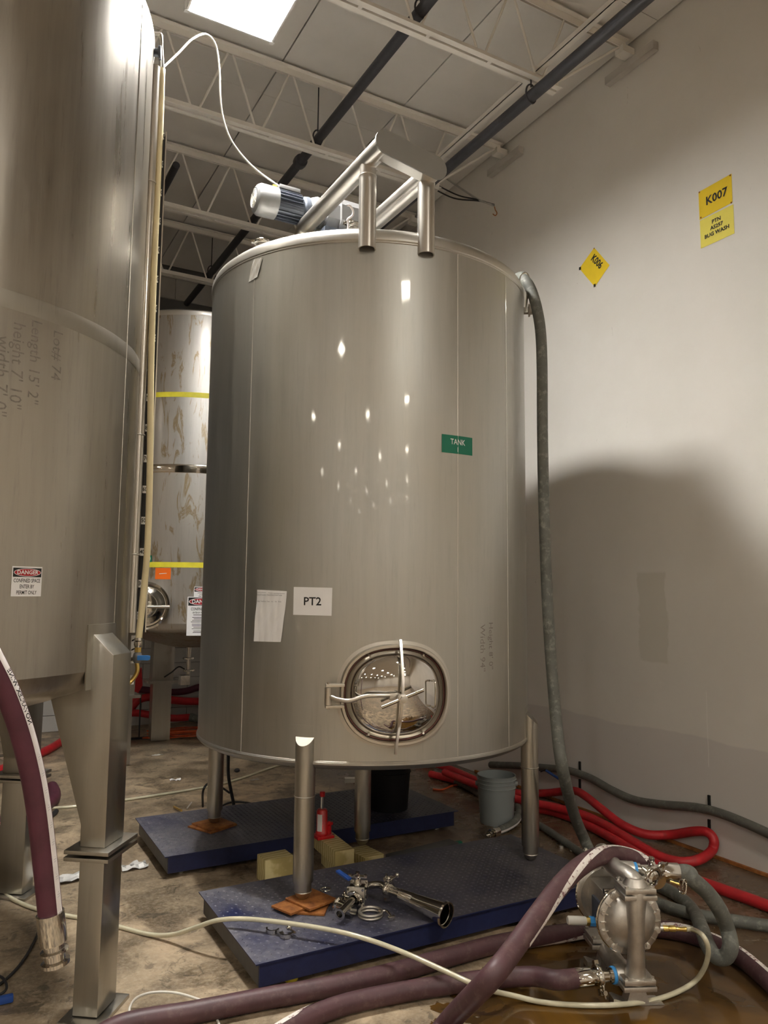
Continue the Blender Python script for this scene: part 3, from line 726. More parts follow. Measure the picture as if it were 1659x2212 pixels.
# ================================================================== LEFT TANK (and the far one of the same build)
def box_leg(t, c, R, d, zpad, gusset=True, mat='leg'):
    d = V((d[0], d[1], 0)).normalized(); q = V((-d.y, d.x, 0)); o = V((c[0], c[1], 0))
    w = .17; ro = R+.10; ri = ro-.115
    def pt(r, s, z): return o+d*r+q*s+V((0, 0, z))
    prof = [(ri, .70), (ro, .70), (ro, 1.51), (R+.0, 1.60), (R-.06, 1.55), (R-.12, 1.36), (R-.19, 1.33), (ri, .79)]
    mb = MB(); n = len(prof); Aq = [pt(r, -w/2, z) for r, z in prof]; Bq = [pt(r, w/2, z) for r, z in prof]
    mb.add(Aq+Bq, [tuple(range(n-1, -1, -1)), tuple(range(n, 2*n))]+[(i, (i+1) % n, n+(i+1) % n, n+i) for i in range(n)])
    lg = mb.build('leg', mat, t, ang=20, bev=.006)
    e = (d, q, UZ)
    MB().box(pt(ro-.0575, 0, .35), (.112, w-.006, .66), e).build('lower_leg', mat, lg, ang=20, bev=.006)
    for zz in (.664, .692): MB().box(pt(ro-.0575, 0, zz), (.20, w+.10, .016), e).build('flange_plate', mat, lg, ang=20, bev=.002)
    MB().box(pt(ro-.0575, 0, .008), (.19, w+.09, .016), e).build('base_plate', mat, lg, ang=20, bev=.002)
    m = cylmap(c, R, pt(R, 0, 1.50)); slab(t, m, w+.08, .28, .006, 'pad_plate', mat, nx=6, ny=1)
def big_tank(c, R, label, dirs, mat, z0=1.44, z1=4.76, nz=1.0):
    t = thing('steel_tank', label, 'tank', (c[0], c[1], 0)); o = V((c[0], c[1], 0))
    MB().lathe(o, UZ, [(R, z0), (R, z1)], 160, cap=False).build('shell', mat, t)
    MB().lathe(o, UZ, [(0, 1.12), (.25, 1.14), (R-.22, 1.30), (R-.10, 1.335), (R-.04, 1.355), (R-.012, 1.39), (R, z0)], 160, cap=False).build('bottom_head', mat, t)
    MB().lathe(o, UZ, [(R+.001, z1-.02), (R+.005, z1), (R+.003, z1+.03), (R-.05, z1+.06), (R-.5, z1+.16), (0, z1+.2)], 160, cap=False).build('top_head', 'weld', t)
    return t
LC = (-.273, 4.266); LR = 1.06
lt = big_tank(LC, LR, 'tall stained steel tank at the left edge, cut off by the frame', [], 'tank_l')
for d in ((.8, -.6), (.6, .8), (-.8, .6), (-.6, -.8)): box_leg(lt, LC, LR, d, 0)
lo = V((LC[0], LC[1], 0))
MB().lathe(lo, UZ, [(LR+.0004, 2.90), (LR+.0012, 2.903), (LR+.0012, 2.972), (LR+.0004, 2.975)], 160, cap=False).build('weld_band', 'band', lt)
for px in (262,): vseam(LC, LR, oncyl(px, 1000, LC, LR), 1.44, 4.76, .003, par=lt, mat='tank_l')
MB().cyl((LC[0], LC[1]-.1, .95), (LC[0], LC[1]-.1, 1.2), .06, n=20).build('outlet', 'tube', lt)
P = oncyl(58, 1256, LC, LR); m = cylmap(LC, LR, P)
def danger(t, m, w, h, lines, extra=0, fs=1.0, full=True):
    slab(t, m, w, h, .001, 'plate', 'paper', off=.001)
    top = h/2-.17*w if not extra else h/2-.17*w
    hb = w*.28
    slab(t, lambda u, v, o=0: m(u, v+h/2-hb*.55-.004, o), w*.94, hb, .0006, 'black_panel', 'ink', off=.0022)
    def el(rx, ry, name, mat, off):
        n = 40; vs = [m(0, h/2-hb*.55-.004, off)]+[m(rx*math.cos(2*PI*i/n), h/2-hb*.55-.004+ry*math.sin(2*PI*i/n), off) for i in range(n)]
        MB().add(vs, [(0, i+1, (i+1) % n+1) for i in range(n)]).build(name, mat, t, ang=0)
    el(w*.45, hb*.44, 'oval_border', 'whiteprint', .0032); el(w*.43, hb*.385, 'oval_panel', 'danger_red', .0036)
    put_text(t, 'DANGER', w*.175, lift(m, .0040), 'whiteprint', off=(0, h/2-hb*.55-.004), bold=w*.004)
    y = h/2-hb-.012*fs*w/.2
    for s, sz in lines:
        y -= sz*.62; put_text(t, s, sz, lift(m, .0024), off=(0, y), sx=.66, bold=sz*.012); y -= sz*.5
    return y
t = thing('warning_sign', 'large DANGER confined space sign on the left edge tank', 'sign', P, )
danger(t, m, .128, .118, [('CONFINED SPACE', .021), ('ENTER BY', .021), ('PERMIT ONLY', .021)])
def scrawl(px, py, s, size, rot=-PI/2, label='', c=LC, R=LR):
    P = oncyl(px, py, c, R); m = cylmap(c, R, P); h = thing('handwriting', label, 'writing', P)
    put_text(h, s, size, lift(m, .0012), 'marker', rot=rot, sx=1.0, name='marker_text'); return h
scrawl(122, 768, "Lot# 74", .066, label='marker note Lot 74 written sideways on the left edge tank')
scrawl(74, 782, "Length 15' 2\"", .066, label='marker note Length 15 feet 2 written sideways, left of the Lot 74 note')
scrawl(36, 790, "height 7' 10\"", .070, label='marker note height 7 feet 10 written sideways, left of the Length note')
scrawl(2, 812, "width 7' 0\"", .074, label='marker note cut by the left picture edge, left of the height note')
# top fittings of the left tank
P0 = at(328, 112, d=4.12)
MB().lathe(P0, (.9, -.3, 0), [(.022, -.03), (.022, .035), (.036, .037), (.036, .05), (0, .052)], 20).build('top_port', 'finmetal', lt)
q = [at(308, 73, d=4.14), at(335, 73, d=4.17), at(346, 74, d=4.18), at(348.5, 84, d=4.18), at(349, 108, d=4.18), at(351, 140, d=4.18), at(350, 150, d=4.18)]
MB().tube(smooth(q, 6), .010, 10).build('vent_tube', 'tube', lt)
# level gauge: standpipe, number strip, yellow hose, valve
g0, g1 = at(331, 150, d=4.17), at(283, 1378, d=4.12); g0.x = g1.x = (g0.x+g1.x)/2+.004; g0.y = g1.y = (g0.y+g1.y)/2
gx, gy = g1.x, g1.y
sp_ = MB().cyl((gx, gy, 1.575), (gx, gy, g0.z), .026, n=20).build('standpipe', 'tube', lt)
for zz in (1.97, 2.60, 4.0): MB().lathe((gx, gy, zz), UZ, [(.026, 0), (.031, .002), (.031, .008), (.026, .01)], 20, cap=False).build('pipe_band', 'weld', sp_)
rr = V((gx, gy, 0)).normalized(); rq = V((rr.y, -rr.x, 0))
st = V((gx, gy, 0))+rq*.045+rr*.03
strip = MB().box((st.x, st.y, (1.575+4.3)/2), (.052, .012, 4.3-1.575), (rq, rr, UZ)).build('gauge_board', 'dark', lt, ang=0)
MB().box(st+rq*.028+V((0, 0, 2.95)), (.006, .03, 2.75), (rq, rr, UZ)).build('board_edge', 'tube', lt, ang=0)
mapb = lambda u, v: st-rr*.0072+rq*u+UZ*v
num = 1500
for k in range(17):
    zz = 1.66+.165*k
    MB().box(st-rr*.0062+V((0, 0, zz)), (.034, .0012, .04), (rq, rr, UZ)).build('number_tag', 'whiteprint', strip, ang=0)
    put_text(lt, str(200+k*100), .030, lambda u, v, z_=zz: mapb(u, v+z_), off=(0, 0), sx=.72, bold=.0006)
for k in range(4):
    zz = 1.535-.047*k-(.06 if k == 3 else 0)
    MB().box(st-rq*.03-rr*.012+V((0, 0, zz)), (.022, .002, .047), (rq, rr, UZ)).build('scale_tape', 'whiteprint', lt, ang=0)
    MB().prism([(-.008, -.008), (.008, .0), (.008, .008), (-.008, 0)], st-rq*.03-rr*.0135+V((0, 0, zz)), rq, UZ, -rr*.001).build('scale_mark', 'ink', lt, ang=0)
hp = [at(351, 150, d=4.18), at(350, 170, d=4.17), at(347, 260, d=4.17), at(340, 420, d=4.16), at(332, 600, d=4.14), at(327, 760, d=4.12), at(325, 900, d=4.10), at(323, 1050, d=4.08), at(318, 1190, d=4.07), at(308, 1300, d=4.07), at(299.5, 1379, d=4.07)]
yh = thing('sight_hose', 'yellow sight hose hanging down the right side of the left edge tank', 'hose', hp[-1])
MB().tube(smooth(hp, 8), .0165, 14).build('hose', 'gum_up', yh)
cps = MB()
e0 = at(299, 1380, d=4.07); e1 = at(296, 1432, d=4.07); ax = (e1-e0).normalized(); Lx = (e1-e0).length
def seg(a, b): return e0+ax*Lx*a, Lx*(b-a)
p, L = seg(-.05, .35); MB().lathe(p, ax, [(.020, 0), (.020, L*.3), (.014, L*.35), (.021, L*.4), (.021, L*.75), (.016, L)], 18).build('hose_clip', 'polish', yh)
p, L = seg(.35, .55); MB().lathe(p, ax, [(.017, 0), (.017, L)], 6).build('brass_nut', 'brass', yh)
p, L = seg(.55, 1.0); vb = MB().lathe(p, ax, [(.013, 0), (.020, L*.15), (.024, L*.5), (.020, L*.85), (.016, L)], 16).build('valve_body', 'alu', yh)
hdl = at(300, 1421, d=4.03)
MB().prism([(0, -.011), (.052, -.013), (.062, -.007), (.062, .008), (.05, .012), (0, .012)], hdl-rq*.008, rq, UZ, -rr*.006).build('valve_lever', 'blue_bright', vb)
MB().tube(smooth([e1, at(297, 1448, d=4.07), at(291, 1462, d=4.07), at(278, 1476, d=4.06), at(262, 1486, d=4.0)], 6), .011, 12).build('drain_tube', 'brass', yh)
MB().cyl(st-rq*.05+V((0, 0, 1.43)), e0+ax*Lx*.8, .012, n=12).build('side_arm', 'polish', yh)

# ================================================================== FAR TANK
BC = (2.42, 8.93); BR = 1.06
bt = big_tank(BC, BR, 'background steel tank streaked with brown drips, seen between the two big tanks', [], 'tank_b')
bo = V((BC[0], BC[1], 0))
for (cx, cy) in ((2.19, 9.42), (1.52, 8.30), (3.15, 8.35), (3.0, 9.75)):
    mb = MB(); mb.prism([(-.13, .70), (.12, .70), (.135, 1.45), (-.115, 1.45)], (cx, cy+.08, 0), (1, 0, 0), (0, 0, 1), (0, -.16, 0))
    lg = mb.build('leg', 'leg', bt, ang=20)
    MB().box((cx-.005, cy, .35), (.22, .15, .68)).build('lower_leg', 'leg', lg, ang=20)
    MB().box((cx-.005, cy, .695), (.36, .26, .03)).build('flange_plate', 'leg', lg, ang=20)
MB().lathe(bo, UZ, [(BR+.0004, 3.02), (BR+.004, 3.03), (BR+.004, 3.10), (BR+.0004, 3.11)], 120, cap=False).build('weld_band', 'polish', bt)
P = oncyl(315, 1306, BC, BR); mz_ = P.z
n_ = V((P.x-BC[0], P.y-BC[1], 0)).normalized()
n_ = V((-.30, -.95, 0)).normalized()
hc = at(313, 1308, y=8.02)
mwf = MB().lathe(hc-n_*(-.0), n_, [(.235, -.12), (.235, 0), (.245, .004), (.245, .02), (.225, .024), (.21, .012), (.19, .012), (.16, .035), (.08, .055), (0, .06)], 44).build('manway', 'polish', bt)
MB().lathe(hc, n_, [(.12, .045), (.125, .052), (.13, .045)], 40, cap=False).build('door_ring', 'tube', mwf)
MB().cyl(hc+n_*.08+V((-.24, .07, -.01)), hc+n_*.08+V((.24, -.07, -.01)), .016, n=12).build('crossbar', 'tube', mwf)
for px0, py0, py1, nm, col in ((390, 852, 0, 'tape_band', 0), (380, 1220, 0, 'tape_band', 1)):
    P = oncyl(px0, py0, BC, BR); m = cylmap(BC, BR, P)
    t = tag(slab(None, m, .98 if not col else .72, .055, .001, 'tape_band', 'ytape', nx=24, ny=1, off=.001 if not col else .001, loc=P),
        ('upper' if not col else 'lower')+' yellow tape band round the background tank', 'tape')
P = oncyl(352, 1239, BC, BR); m = cylmap(BC, BR, P); t = thing('orange_label', 'blank orange label under the lower yellow tape on the background tank', 'label', P)
slab(t, m, .165, .118, .001, 'sheet', 'orange', off=.001); slab(t, lambda u, v, o=0: m(u, v, o), .08, .006, .0004, 'white_scuff', 'whiteprint', off=.0022, rot=.08)
P = oncyl(316, 1207, BC, BR); m = cylmap(BC, BR, P); t = thing('number_label', 'green label with a white number, partly behind the yellow hose', 'label', P)
slab(t, m, .13, .07, .001, 'sheet', 'green', off=.001); put_text(t, '10', .07, lift(m, .0024), 'whiteprint', off=(.022, -.002), sx=.9, bold=.001)
P = oncyl(436, 1279, BC, BR); m = cylmap(BC, BR, P); t = thing('warning_sign', 'small DANGER sign on the background tank, above the taller one', 'sign', P)
danger(t, m, .16, .11, [('CONFINED SPACE', .016), ('ENTER BY', .016), ('PERMIT ONLY', .016)])
P = oncyl(436, 1331, BC, BR); m = cylmap(BC, BR, P); t = thing('warning_sign', 'tall DANGER sign with small print, partly hidden by the big tank', 'sign', P)
y = danger(t, m, .30, .40, [('CONFINED SPACE', .042), ('ENTER BY PERMIT ONLY', .026)], 1)
y -= .01
for k in range(11):
    w_ = .16+.06*random.random()
    slab(t, lambda u, v, o=0, yy=y: m(u, v+yy, o), w_, .0055, .0004, 'print_line', 'ink', off=.0022, nx=4, ny=1); y -= .0155 if k % 4 else .024
# outlet valve below the far tank
vx = at(407, 1440, y=8.9); 
ov = thing('outlet_valve', 'small valve hanging on the drain pipe under the background tank', 'valve', (vx.x, vx.y, .75))
MB().cyl((vx.x, vx.y, .75), (vx.x, vx.y, 1.16), .025, n=14).build('drain_pipe', 'tube', ov)
clamp_ring(ov, (vx.x, vx.y, 1.0), UZ, .028, knob=(-1, 0, 0)); clamp_ring(ov, (vx.x, vx.y, .86), UZ, .028, knob=(1, 0, 0))
MB().box((vx.x-.05, vx.y-.03, .76), (.11, .10, .11)).build('valve_body', 'cast', ov, bev=.008)
MB().tube(smooth([(vx.x-.05, vx.y-.03, .88), (vx.x-.12, vx.y-.03, .91), (vx.x-.2, vx.y-.03, .85), (vx.x-.28, vx.y-.03, .80)], 5), .008, 8).build('lever', 'dark', ov)
# ================================================================== PLATFORMS
def platform(x0, x1, y0, y1, label):
    zt = .14; t = thing('floor_scale', label, 'floor scale', ((x0+x1)/2, (y0+y1)/2, 0))
    MB().box(((x0+x1)/2, (y0+y1)/2, zt-.003), (x1-x0, y1-y0, .006)).build('deck_plate', 'scale', t, ang=0)
    for yy, nm in ((y0+.026, 'front_rail'), (y1-.026, 'rear_rail')):
        MB().box(((x0+x1)/2, yy, .083), (x1-x0-.05, .012, .108)).build(nm, 'scale', t, ang=0)
    for xx in (x0+.03, x1-.03): MB().box((xx, (y0+y1)/2, .083), (.012, y1-y0-.065, .107)).build('end_rail', 'scale_end', t, ang=0)
    MB().box(((x0+x1)/2, (y0+y1)/2, .075), (x1-x0-.12, y1-y0-.12, .06)).build('inner_frame', 'black', t, ang=0)
    for sx in (x0+.13, x1-.13):
        for sy in (y0+.11, y1-.11):
            f = MB().lathe((sx, sy, 0), UZ, [(.032, 0), (.032, .012), (.02, .016), (.012, .018), (.012, .05)], 18).build('foot', 'polish', t)
    # raised tread lozenges
    mb = MB(); i = 0; s = .034
    ny = int((y1-y0-.03)/s); nx = int((min(x1, x0+2.2)-x0-.03)/s)
    for a in range(nx):
        for b in range(ny):
            cx, cy = x0+.025+a*s, y0+.025+b*s; r = PI/4 if (a+b) % 2 else -PI/4
            e = V((math.cos(r), math.sin(r), 0)); q = V((-math.sin(r), math.cos(r), 0)); c = V((cx, cy, zt))
            mb.add([c-e*.0115, c-q*.0045, c+e*.0115, c+q*.0045, c+V((0, 0, .0034))], [(0, 1, 4), (1, 2, 4), (2, 3, 4), (3, 0, 4)])
    me = bpy.data.meshes.new('tread'); me.from_pydata([tuple(p-V(t.location)) for p in mb.v], [], mb.f); me.materials.append(M['scale'])
    o = bpy.data.objects.new('tread', me); COL.objects.link(o); o.parent = t; o['kind'] = 'stuff'
    return t
fs_ = platform(1.25, 3.42, 3.385, 4.315, 'front blue steel floor scale, nearer the camera, carrying the loose valve')
MB().lathe((1.45, 3.46, .0), UZ, [(.03, 0), (.034, .004), (.034, .016), (.03, .02), (.018, .024), (.018, .05)], 20).build('yellow_foot_cap', 'yellowlab', fs_)
bs_ = platform(1.215, 3.42, 4.95, 5.87, 'rear blue steel floor scale in the shadow under the big tank')
def plate_stack(cx, cy, z, specs, labels):
    for k, ((w, h, a, dx, dy), lb) in enumerate(zip(specs, labels)):
        e = V((math.cos(a), math.sin(a), 0)); q = V((-e.y, e.x, 0))
        o = MB().box((cx+dx, cy+dy, z+.0055), (w, h, .011), (e, q, UZ)).build('steel_shim', 'rust', bev=.0015, ang=30, loc=(cx+dx, cy+dy, z))
        tag(o, lb, 'shim plate', 'rusty shim plates under the tank feet'); z += .0115
    return z
plate_stack(1.685, 3.87, .1420, [(.20, .20, .95, .02, -.03), (.24, .15, .35, -.03, .0), (.19, .20, .30, .04, -.01)],
            ['dark rusty shim at the bottom of the front stack', 'brown rusty shim in the middle of the front stack', 'bright orange rusty shim on top of the front stack'])
plate_stack(1.66, 5.41, .1420, [(.24, .24, .45, -.01, -.0), (.22, .22, .30, .0, .0)], ['lower rusty shim under the rear left tank foot', 'upper rusty shim under the rear left tank foot'])

# ---- timber and jack
def timber(c, sz, rz, label):
    e = V((math.cos(rz), math.sin(rz), 0)); q = V((-e.y, e.x, 0))
    o = MB().box((c[0], c[1], c[2]+sz[2]/2), sz, (e, q, UZ)).build('timber_block', 'wood', bev=.004, ang=30, loc=(c[0], c[1], c[2]))
    return tag(o, label, 'wood block')
p = at(590, 1846, z=.155, ); 
timber((1.832, 4.66, 0), (.19, .14, .145), .02, 'single pale timber block standing left of the front tank leg')
timber((2.245, 4.60, 0), (.125, .34, .085), -.10, 'lower timber of the stack that carries the red bottle jack')
timber((2.225, 4.65, .086), (.13, .40, .09), -.06, 'upper timber of the stack, directly under the red bottle jack')
timber((2.47, 4.66, 0), (.15, .22, .07), .1, 'dim timber offcut lying right of the jack stack')
jk = V((2.185, 4.74, .177)); jt = thing('bottle_jack', 'red hydraulic bottle jack standing on stacked timber', 'jack', jk)
MB().box(jk+V((.01, 0, .01)), (.12, .10, .02)).build('base', 'red_jack', jt, bev=.004)
MB().lathe(jk+V((0, 0, .02)), UZ, [(.042, 0), (.042, .02), (.036, .03), (.036, .15), (.030, .162), (.016, .166)], 26).build('cylinder', 'red_jack', jt)
MB().lathe(jk+V((0, 0, .18)), UZ, [(.0125, 0), (.0125, .085)], 18).build('ram', 'polish', jt)
MB().lathe(jk+V((0, 0, .262)), UZ, [(.016, 0), (.018, .008), (.018, .028), (.014, .032)], 18).build('saddle', 'red_jack', jt)
MB().lathe(jk+V((.048, -.01, .02)), UZ, [(.016, 0), (.016, .055), (.010, .06), (.010, .08)], 16).build('pump_socket', 'red_jack', jt)
MB().box(jk+V((.048, -.01, .085)), (.05, .016, .02)).build('socket_arm', 'red_jack', jt, bev=.003)
MB().cyl(jk+V((.06, -.045, .025)), jk+V((.06, -.055, .025)), .006, n=10).build('release_screw', 'polish', jt)
cm = lambda u, v, o=0: jk+V((.0365*math.sin(-.9+u/.036), -.0365*math.cos(-.9+u/.036), .10+v))+V((math.sin(-.9+u/.036), -math.cos(-.9+u/.036), 0))*o
slab(jt, cm, .035, .11, .0006, 'label_strip', 'whiteprint', off=.0004)
o = MB().box((2.86, 4.56, .035), (.56, .10, .05), (V((.99, .12, 0)), V((-.12, .99, 0)), UZ)).build('grey_plank', 'scale_end', ang=0, loc=(2.86, 4.56, 0)); tag(o, 'dark grey board lying between the two blue scales', 'board')

# ---- pails
def pail(c, label, mat, h=.365, r0=.128, r1=.148, black=False):
    t = thing('pail', label, 'bucket', c); c = V(c)
    pr = [(0, .004), (r0-.01, .004), (r0, 0), (r0+.002, .006)]+[(r0+(r1-r0)*k/6, h*k/6*.74) for k in range(1, 7)]
    pr = pr+[(r1+.006, h*.745), (r1+.006, h*.755), (r1, h*.76), (r1, h*.83), (r1+.007, h*.835), (r1+.007, h*.845), (r1, h*.85), (r1+.001, h*.91), (r1+.008, h*.915), (r1+.008, h*.925), (r1+.001, h*.93), (r1+.002, h*.985), (r1+.004, h), (r1-.002, h), (r1-.003, h*.9), (r0-.004, .012), (0, .012)]
    MB().lathe(c, UZ, pr, 48, cap=False).build('body', mat, t)
    return t
pc = V((3.80, 4.97, 0)); pt_ = pail(pc, 'grey plastic pail with rib bands standing by the right tank leg', 'grey_pail')
dirw = V((-.55, -.83, 0)).normalized()
for s in (1, -1):
    d_ = V((math.cos(-.55), math.sin(-.55), 0))*s
    MB().lathe(pc+d_*.142+V((0, 0, .295)), d_, [(.018, 0), (.018, .022), (.012, .024), (0, .024)], 16).build('handle_ear', 'grey_pail', pt_)
hh = V((math.cos(-.55), math.sin(-.55), 0)); hk = V((math.sin(-.55)*-1, math.cos(-.55), 0))
MB().tube([pc+V((0, 0, .295))+hh*math.cos(a)*.162+hk*math.sin(a)*.160+V((0, 0, -.07*math.sin(a))) for a in [PI*k/24 for k in range(25)]], .0025, 6).build('wire_handle', 'polish', pt_)
rad = lambda z: .128+(.020)*min(z/.27, 1)
def pm(u, v, o=0):
    z = .15+v; a = -.90+u/.14; r = rad(z)+.0008+o; return pc+V((r*math.cos(a), r*math.sin(a), z))
slab(pt_, lambda u, v, o=0: pm(u, v-.055, o), .05, .085, .0003, 'print_block', 'inkgrey', nx=6)
def annul(par, mp, r0, r1, name, mat):
    n = 30; vs = [mp(r*math.cos(2*PI*i/n), r*math.sin(2*PI*i/n)+.04) for r in (r0, r1) for i in range(n)]
    MB().add(vs, [(i, (i+1) % n, n+(i+1) % n, n+i) for i in range(n)]).build(name, mat, par, ang=0)
annul(pt_, pm, .020, .024, 'warning_ring', 'ink')
MB().add([pm(-.016, .054), pm(-.013, .057), pm(.016, .026), pm(.013, .023)], [(0, 1, 2, 3)]).build('warning_slash', 'ink', pt_, ang=0)
MB().add([pm(-.007, .028), pm(.007, .028), pm(.009, .045), pm(.003, .054), pm(-.004, .048)], [(0, 1, 2, 3, 4)]).build('warning_figure', 'ink', pt_, ang=0)
pail((2.98, 5.25, .142), 'black plastic pail on the rear blue scale, by the back leg', 'black', h=.37, r0=.145, r1=.165)

# ---- loose valve assembly on the front scale
va = thing('valve_assembly', 'loose stainless ball valve and flared fitting lying on the front blue scale', 'valve', at(778, 1985, z=.142))
vc = at(772, 1928, z=.215); XA = V((1, 0, 0)); YA = V((0, 1, 0))
e1_ = V((.80, -.60, 0)).normalized(); e2_ = V((.60, .80, 0)).normalized()   # e2_: through axis away from camera-left
MB().box(vc, (.085, .085, .085), (e1_, e2_, UZ)).build('valve_body', 'polish', va, bev=.010)
for s in (-1, 1):
    fl = MB().box(vc+e2_*.05*s, (.095, .016, .095), (e1_, e2_, UZ)).build('body_flange', 'cast', va, bev=.006)
    for a in (-1, 1):
        for b in (-1, 1): MB().cyl(vc+e2_*.038*s+e1_*.038*a+UZ*.038*b, vc+e2_*.068*s+e1_*.038*a+UZ*.038*b, .007, n=6).build('bolt', 'polish', fl)
MB().box(vc+e1_*.045, (.012, .05, .055), (e1_, e2_, UZ)).build('side_plate', 'polish', va, bev=.004)
MB().lathe(vc+UZ*.04, UZ, [(.024, 0), (.020, .01), (.017, .03), (.017, .042)], 18).build('bonnet', 'polish', va)
MB().prism([(-.05, -.012), (.05, -.012), (.05, .012), (.02, .02), (-.02, .02), (-.05, .012)], vc+UZ*.078, e1_, e2_, UZ*.006).build('stop_plate', 'polish', va)
MB().lathe(vc+UZ*.084, UZ, [(.012, 0), (.012, .02), (.008, .022), (0, .023)], 6).build('stem_nut', 'polish', va)
for s in (-1, 1): MB().lathe(vc+UZ*.084+e1_*.042*s, UZ, [(.010, 0), (.010, .008), (0, .011)], 10).build('stop_screw', 'polish', va)
l0 = vc+UZ*.094; l1 = at(752, 1897, z=.33); l2 = at(733, 1884, z=.345)
ld = (l2-l1).normalized(); lw = ld.cross(UZ).normalized()
ar = MB(); k0 = l0+(l1-l0)*.1
for a, b in ((k0, l1),):
    d_ = (b-a); w_ = d_.cross(lw).normalized()
    ar.box((a+b)/2, (d_.length, .024, .004), (d_.normalized(), lw, w_))
lv = ar.build('lever_arm', 'polish', va, ang=0)
MB().box((l1+l2)/2, ((l2-l1).length+.03, .027, .012), (ld, lw, lw.cross(ld))).build('lever_grip', 'blue_handle', lv, bev=.004)
# stub tube toward the camera with ferrule
ta = vc-e2_*.055; tb = at(733, 1975, z=.19)
td = (tb-ta).normalized(); L = (tb-ta).length
MB().lathe(ta, td, [(.019, 0), (.019, L-.012), (.028, L-.005), (.028, L), (.017, L), (.017, L-.05), (0, L-.05)], 26).build('stub_tube', 'polish', va)
clamp_ring(va, ta+td*.02, td, .026, .02, -e1_, 'clamp')
tc_ = at(748, 1962, z=.178); td2 = (at(717, 1948, z=.182)-tc_).normalized()
MB().lathe(tc_-td2*.05, td2, [(.026, 0), (.026, .10), (.036, .106), (.036, .113), (.024, .113), (.024, .06), (0, .06)], 26).build('side_tube', 'polish', va)
# elbow and flared reducer to the right
b0 = vc+e2_*.05; b3 = at(838, 1921, z=.22); b4 = at(965, 1977, z=.19); fd = (b4-b3).normalized(); FL = (b4-b3).length
MB().tube(smooth([vc+e2_*.03+e1_*.01, vc+e2_*.09+e1_*.03, b3-fd*.06+UZ*.004, b3], 8), .019, 18).build('elbow', 'polish', va)
MB().lathe(b3, fd, [(.018, 0), (.032, .002), (.032, .012), (.028, .016), (.029, FL*.22), (.0305, FL*.22+.003), (.029, FL*.22+.006), (.050, FL-.02), (.062, FL-.012), (.062, FL), (.056, FL), (.052, FL-.03), (.03, FL*.3), (0, FL*.3)], 40).build('flared_reducer', 'polish', va)
cl_ = clamp_ring(va, b3+fd*.004, fd, .030, .022, V((.1, .2, 1)), 'clamp')
q0 = b3+UZ*.05+fd*.01; q1 = at(858, 1890, z=.33)
MB().cyl(q0, q1, .006, n=10).build('clamp_bolt', 'polish', cl_); MB().sphere(q1, .011).build('wing', 'polish', cl_)
rg = at(800, 1976, z=.15)
oc = thing('open_clamp', 'open clamp ring lying under the loose valve', 'clamp', at(800, 1976, z=.142))
for k, zz in enumerate((.150, .166)):
    MB().tube([rg+V((math.cos(a)*.058, math.sin(a)*.058, zz-.15)) for a in [2*PI*i/30 for i in range(30)]], .007, 8, closed=True).build('ring', 'cast', oc)
a_ = at(817, 1968, z=.165); b_ = at(846, 1982, z=.155)
MB().tube(smooth([a_, at(835, 1968, z=.165), b_], 6), .007, 8).build('arm', 'polish', oc)
MB().box(b_+V((0, 0, -.002)), (.035, .018, .02)).build('jaw', 'polish', oc, bev=.003)
# small clamp and O-ring on the deck
sc_ = thing('open_clamp', 'small open clamp lying under the pale air hose on the front scale', 'clamp', at(608, 2028, z=.142))
def arc(c, r, a0, a1, n=14): return [c+V((r*math.cos(a0+(a1-a0)*i/n), r*math.sin(a0+(a1-a0)*i/n), 0)) for i in range(n+1)]
def band(pts, w, th, name, mat, par):
    vs = []; fs = []
    for i, p in enumerate(pts):
        t_ = (pts[min(i+1, len(pts)-1)]-pts[max(i-1, 0)]).normalized(); s_ = t_.cross(UZ)
        vs += [p+s_*th, p-s_*th, p-s_*th+UZ*w, p+s_*th+UZ*w]
    for k in range(len(pts)-1): fs += [(k*4+i, k*4+(i+1) % 4, k*4+4+(i+1) % 4, k*4+4+i) for i in range(4)]
    fs += [(3, 2, 1, 0), tuple(len(vs)-4+i for i in range(4))]
    return MB().add(vs, fs).build(name, mat, par)
k1 = at(590, 2012, z=.142); k2 = at(618, 2024, z=.142)
band(arc(k1+V((-.002, .0, 0)), .030, 2.4, 5.6), .018, .004, 'half_band', 'polish', sc_)
band(arc(k2+V((.005, .012, 0)), .032, 3.3, 6.4), .018, .004, 'half_band', 'polish', sc_)
MB().box((k1+k2)/2+V((0, -.022, .009)), (.022, .018, .018)).build('hinge', 'polish', sc_, bev=.003)
MB().cyl(k2+V((.045, -.01, .012)), k2+V((.03, .05, .018)), .005, n=8).build('bolt', 'polish', sc_)
MB().sphere(k2+V((.032, .04, .02)), .012, sq=(1.2, .7, 1)).build('wing_nut', 'polish', sc_)
orc = at(703, 1921, z=.147)
tag(MB().tube([orc+V((math.cos(2*PI*i/28)*.026, math.sin(2*PI*i/28)*.026, 0)) for i in range(28)], .0045, 8, closed=True).build('seal_ring', 'polish', loc=orc), 'small seal ring lying right of the rusty shims', 'ring')

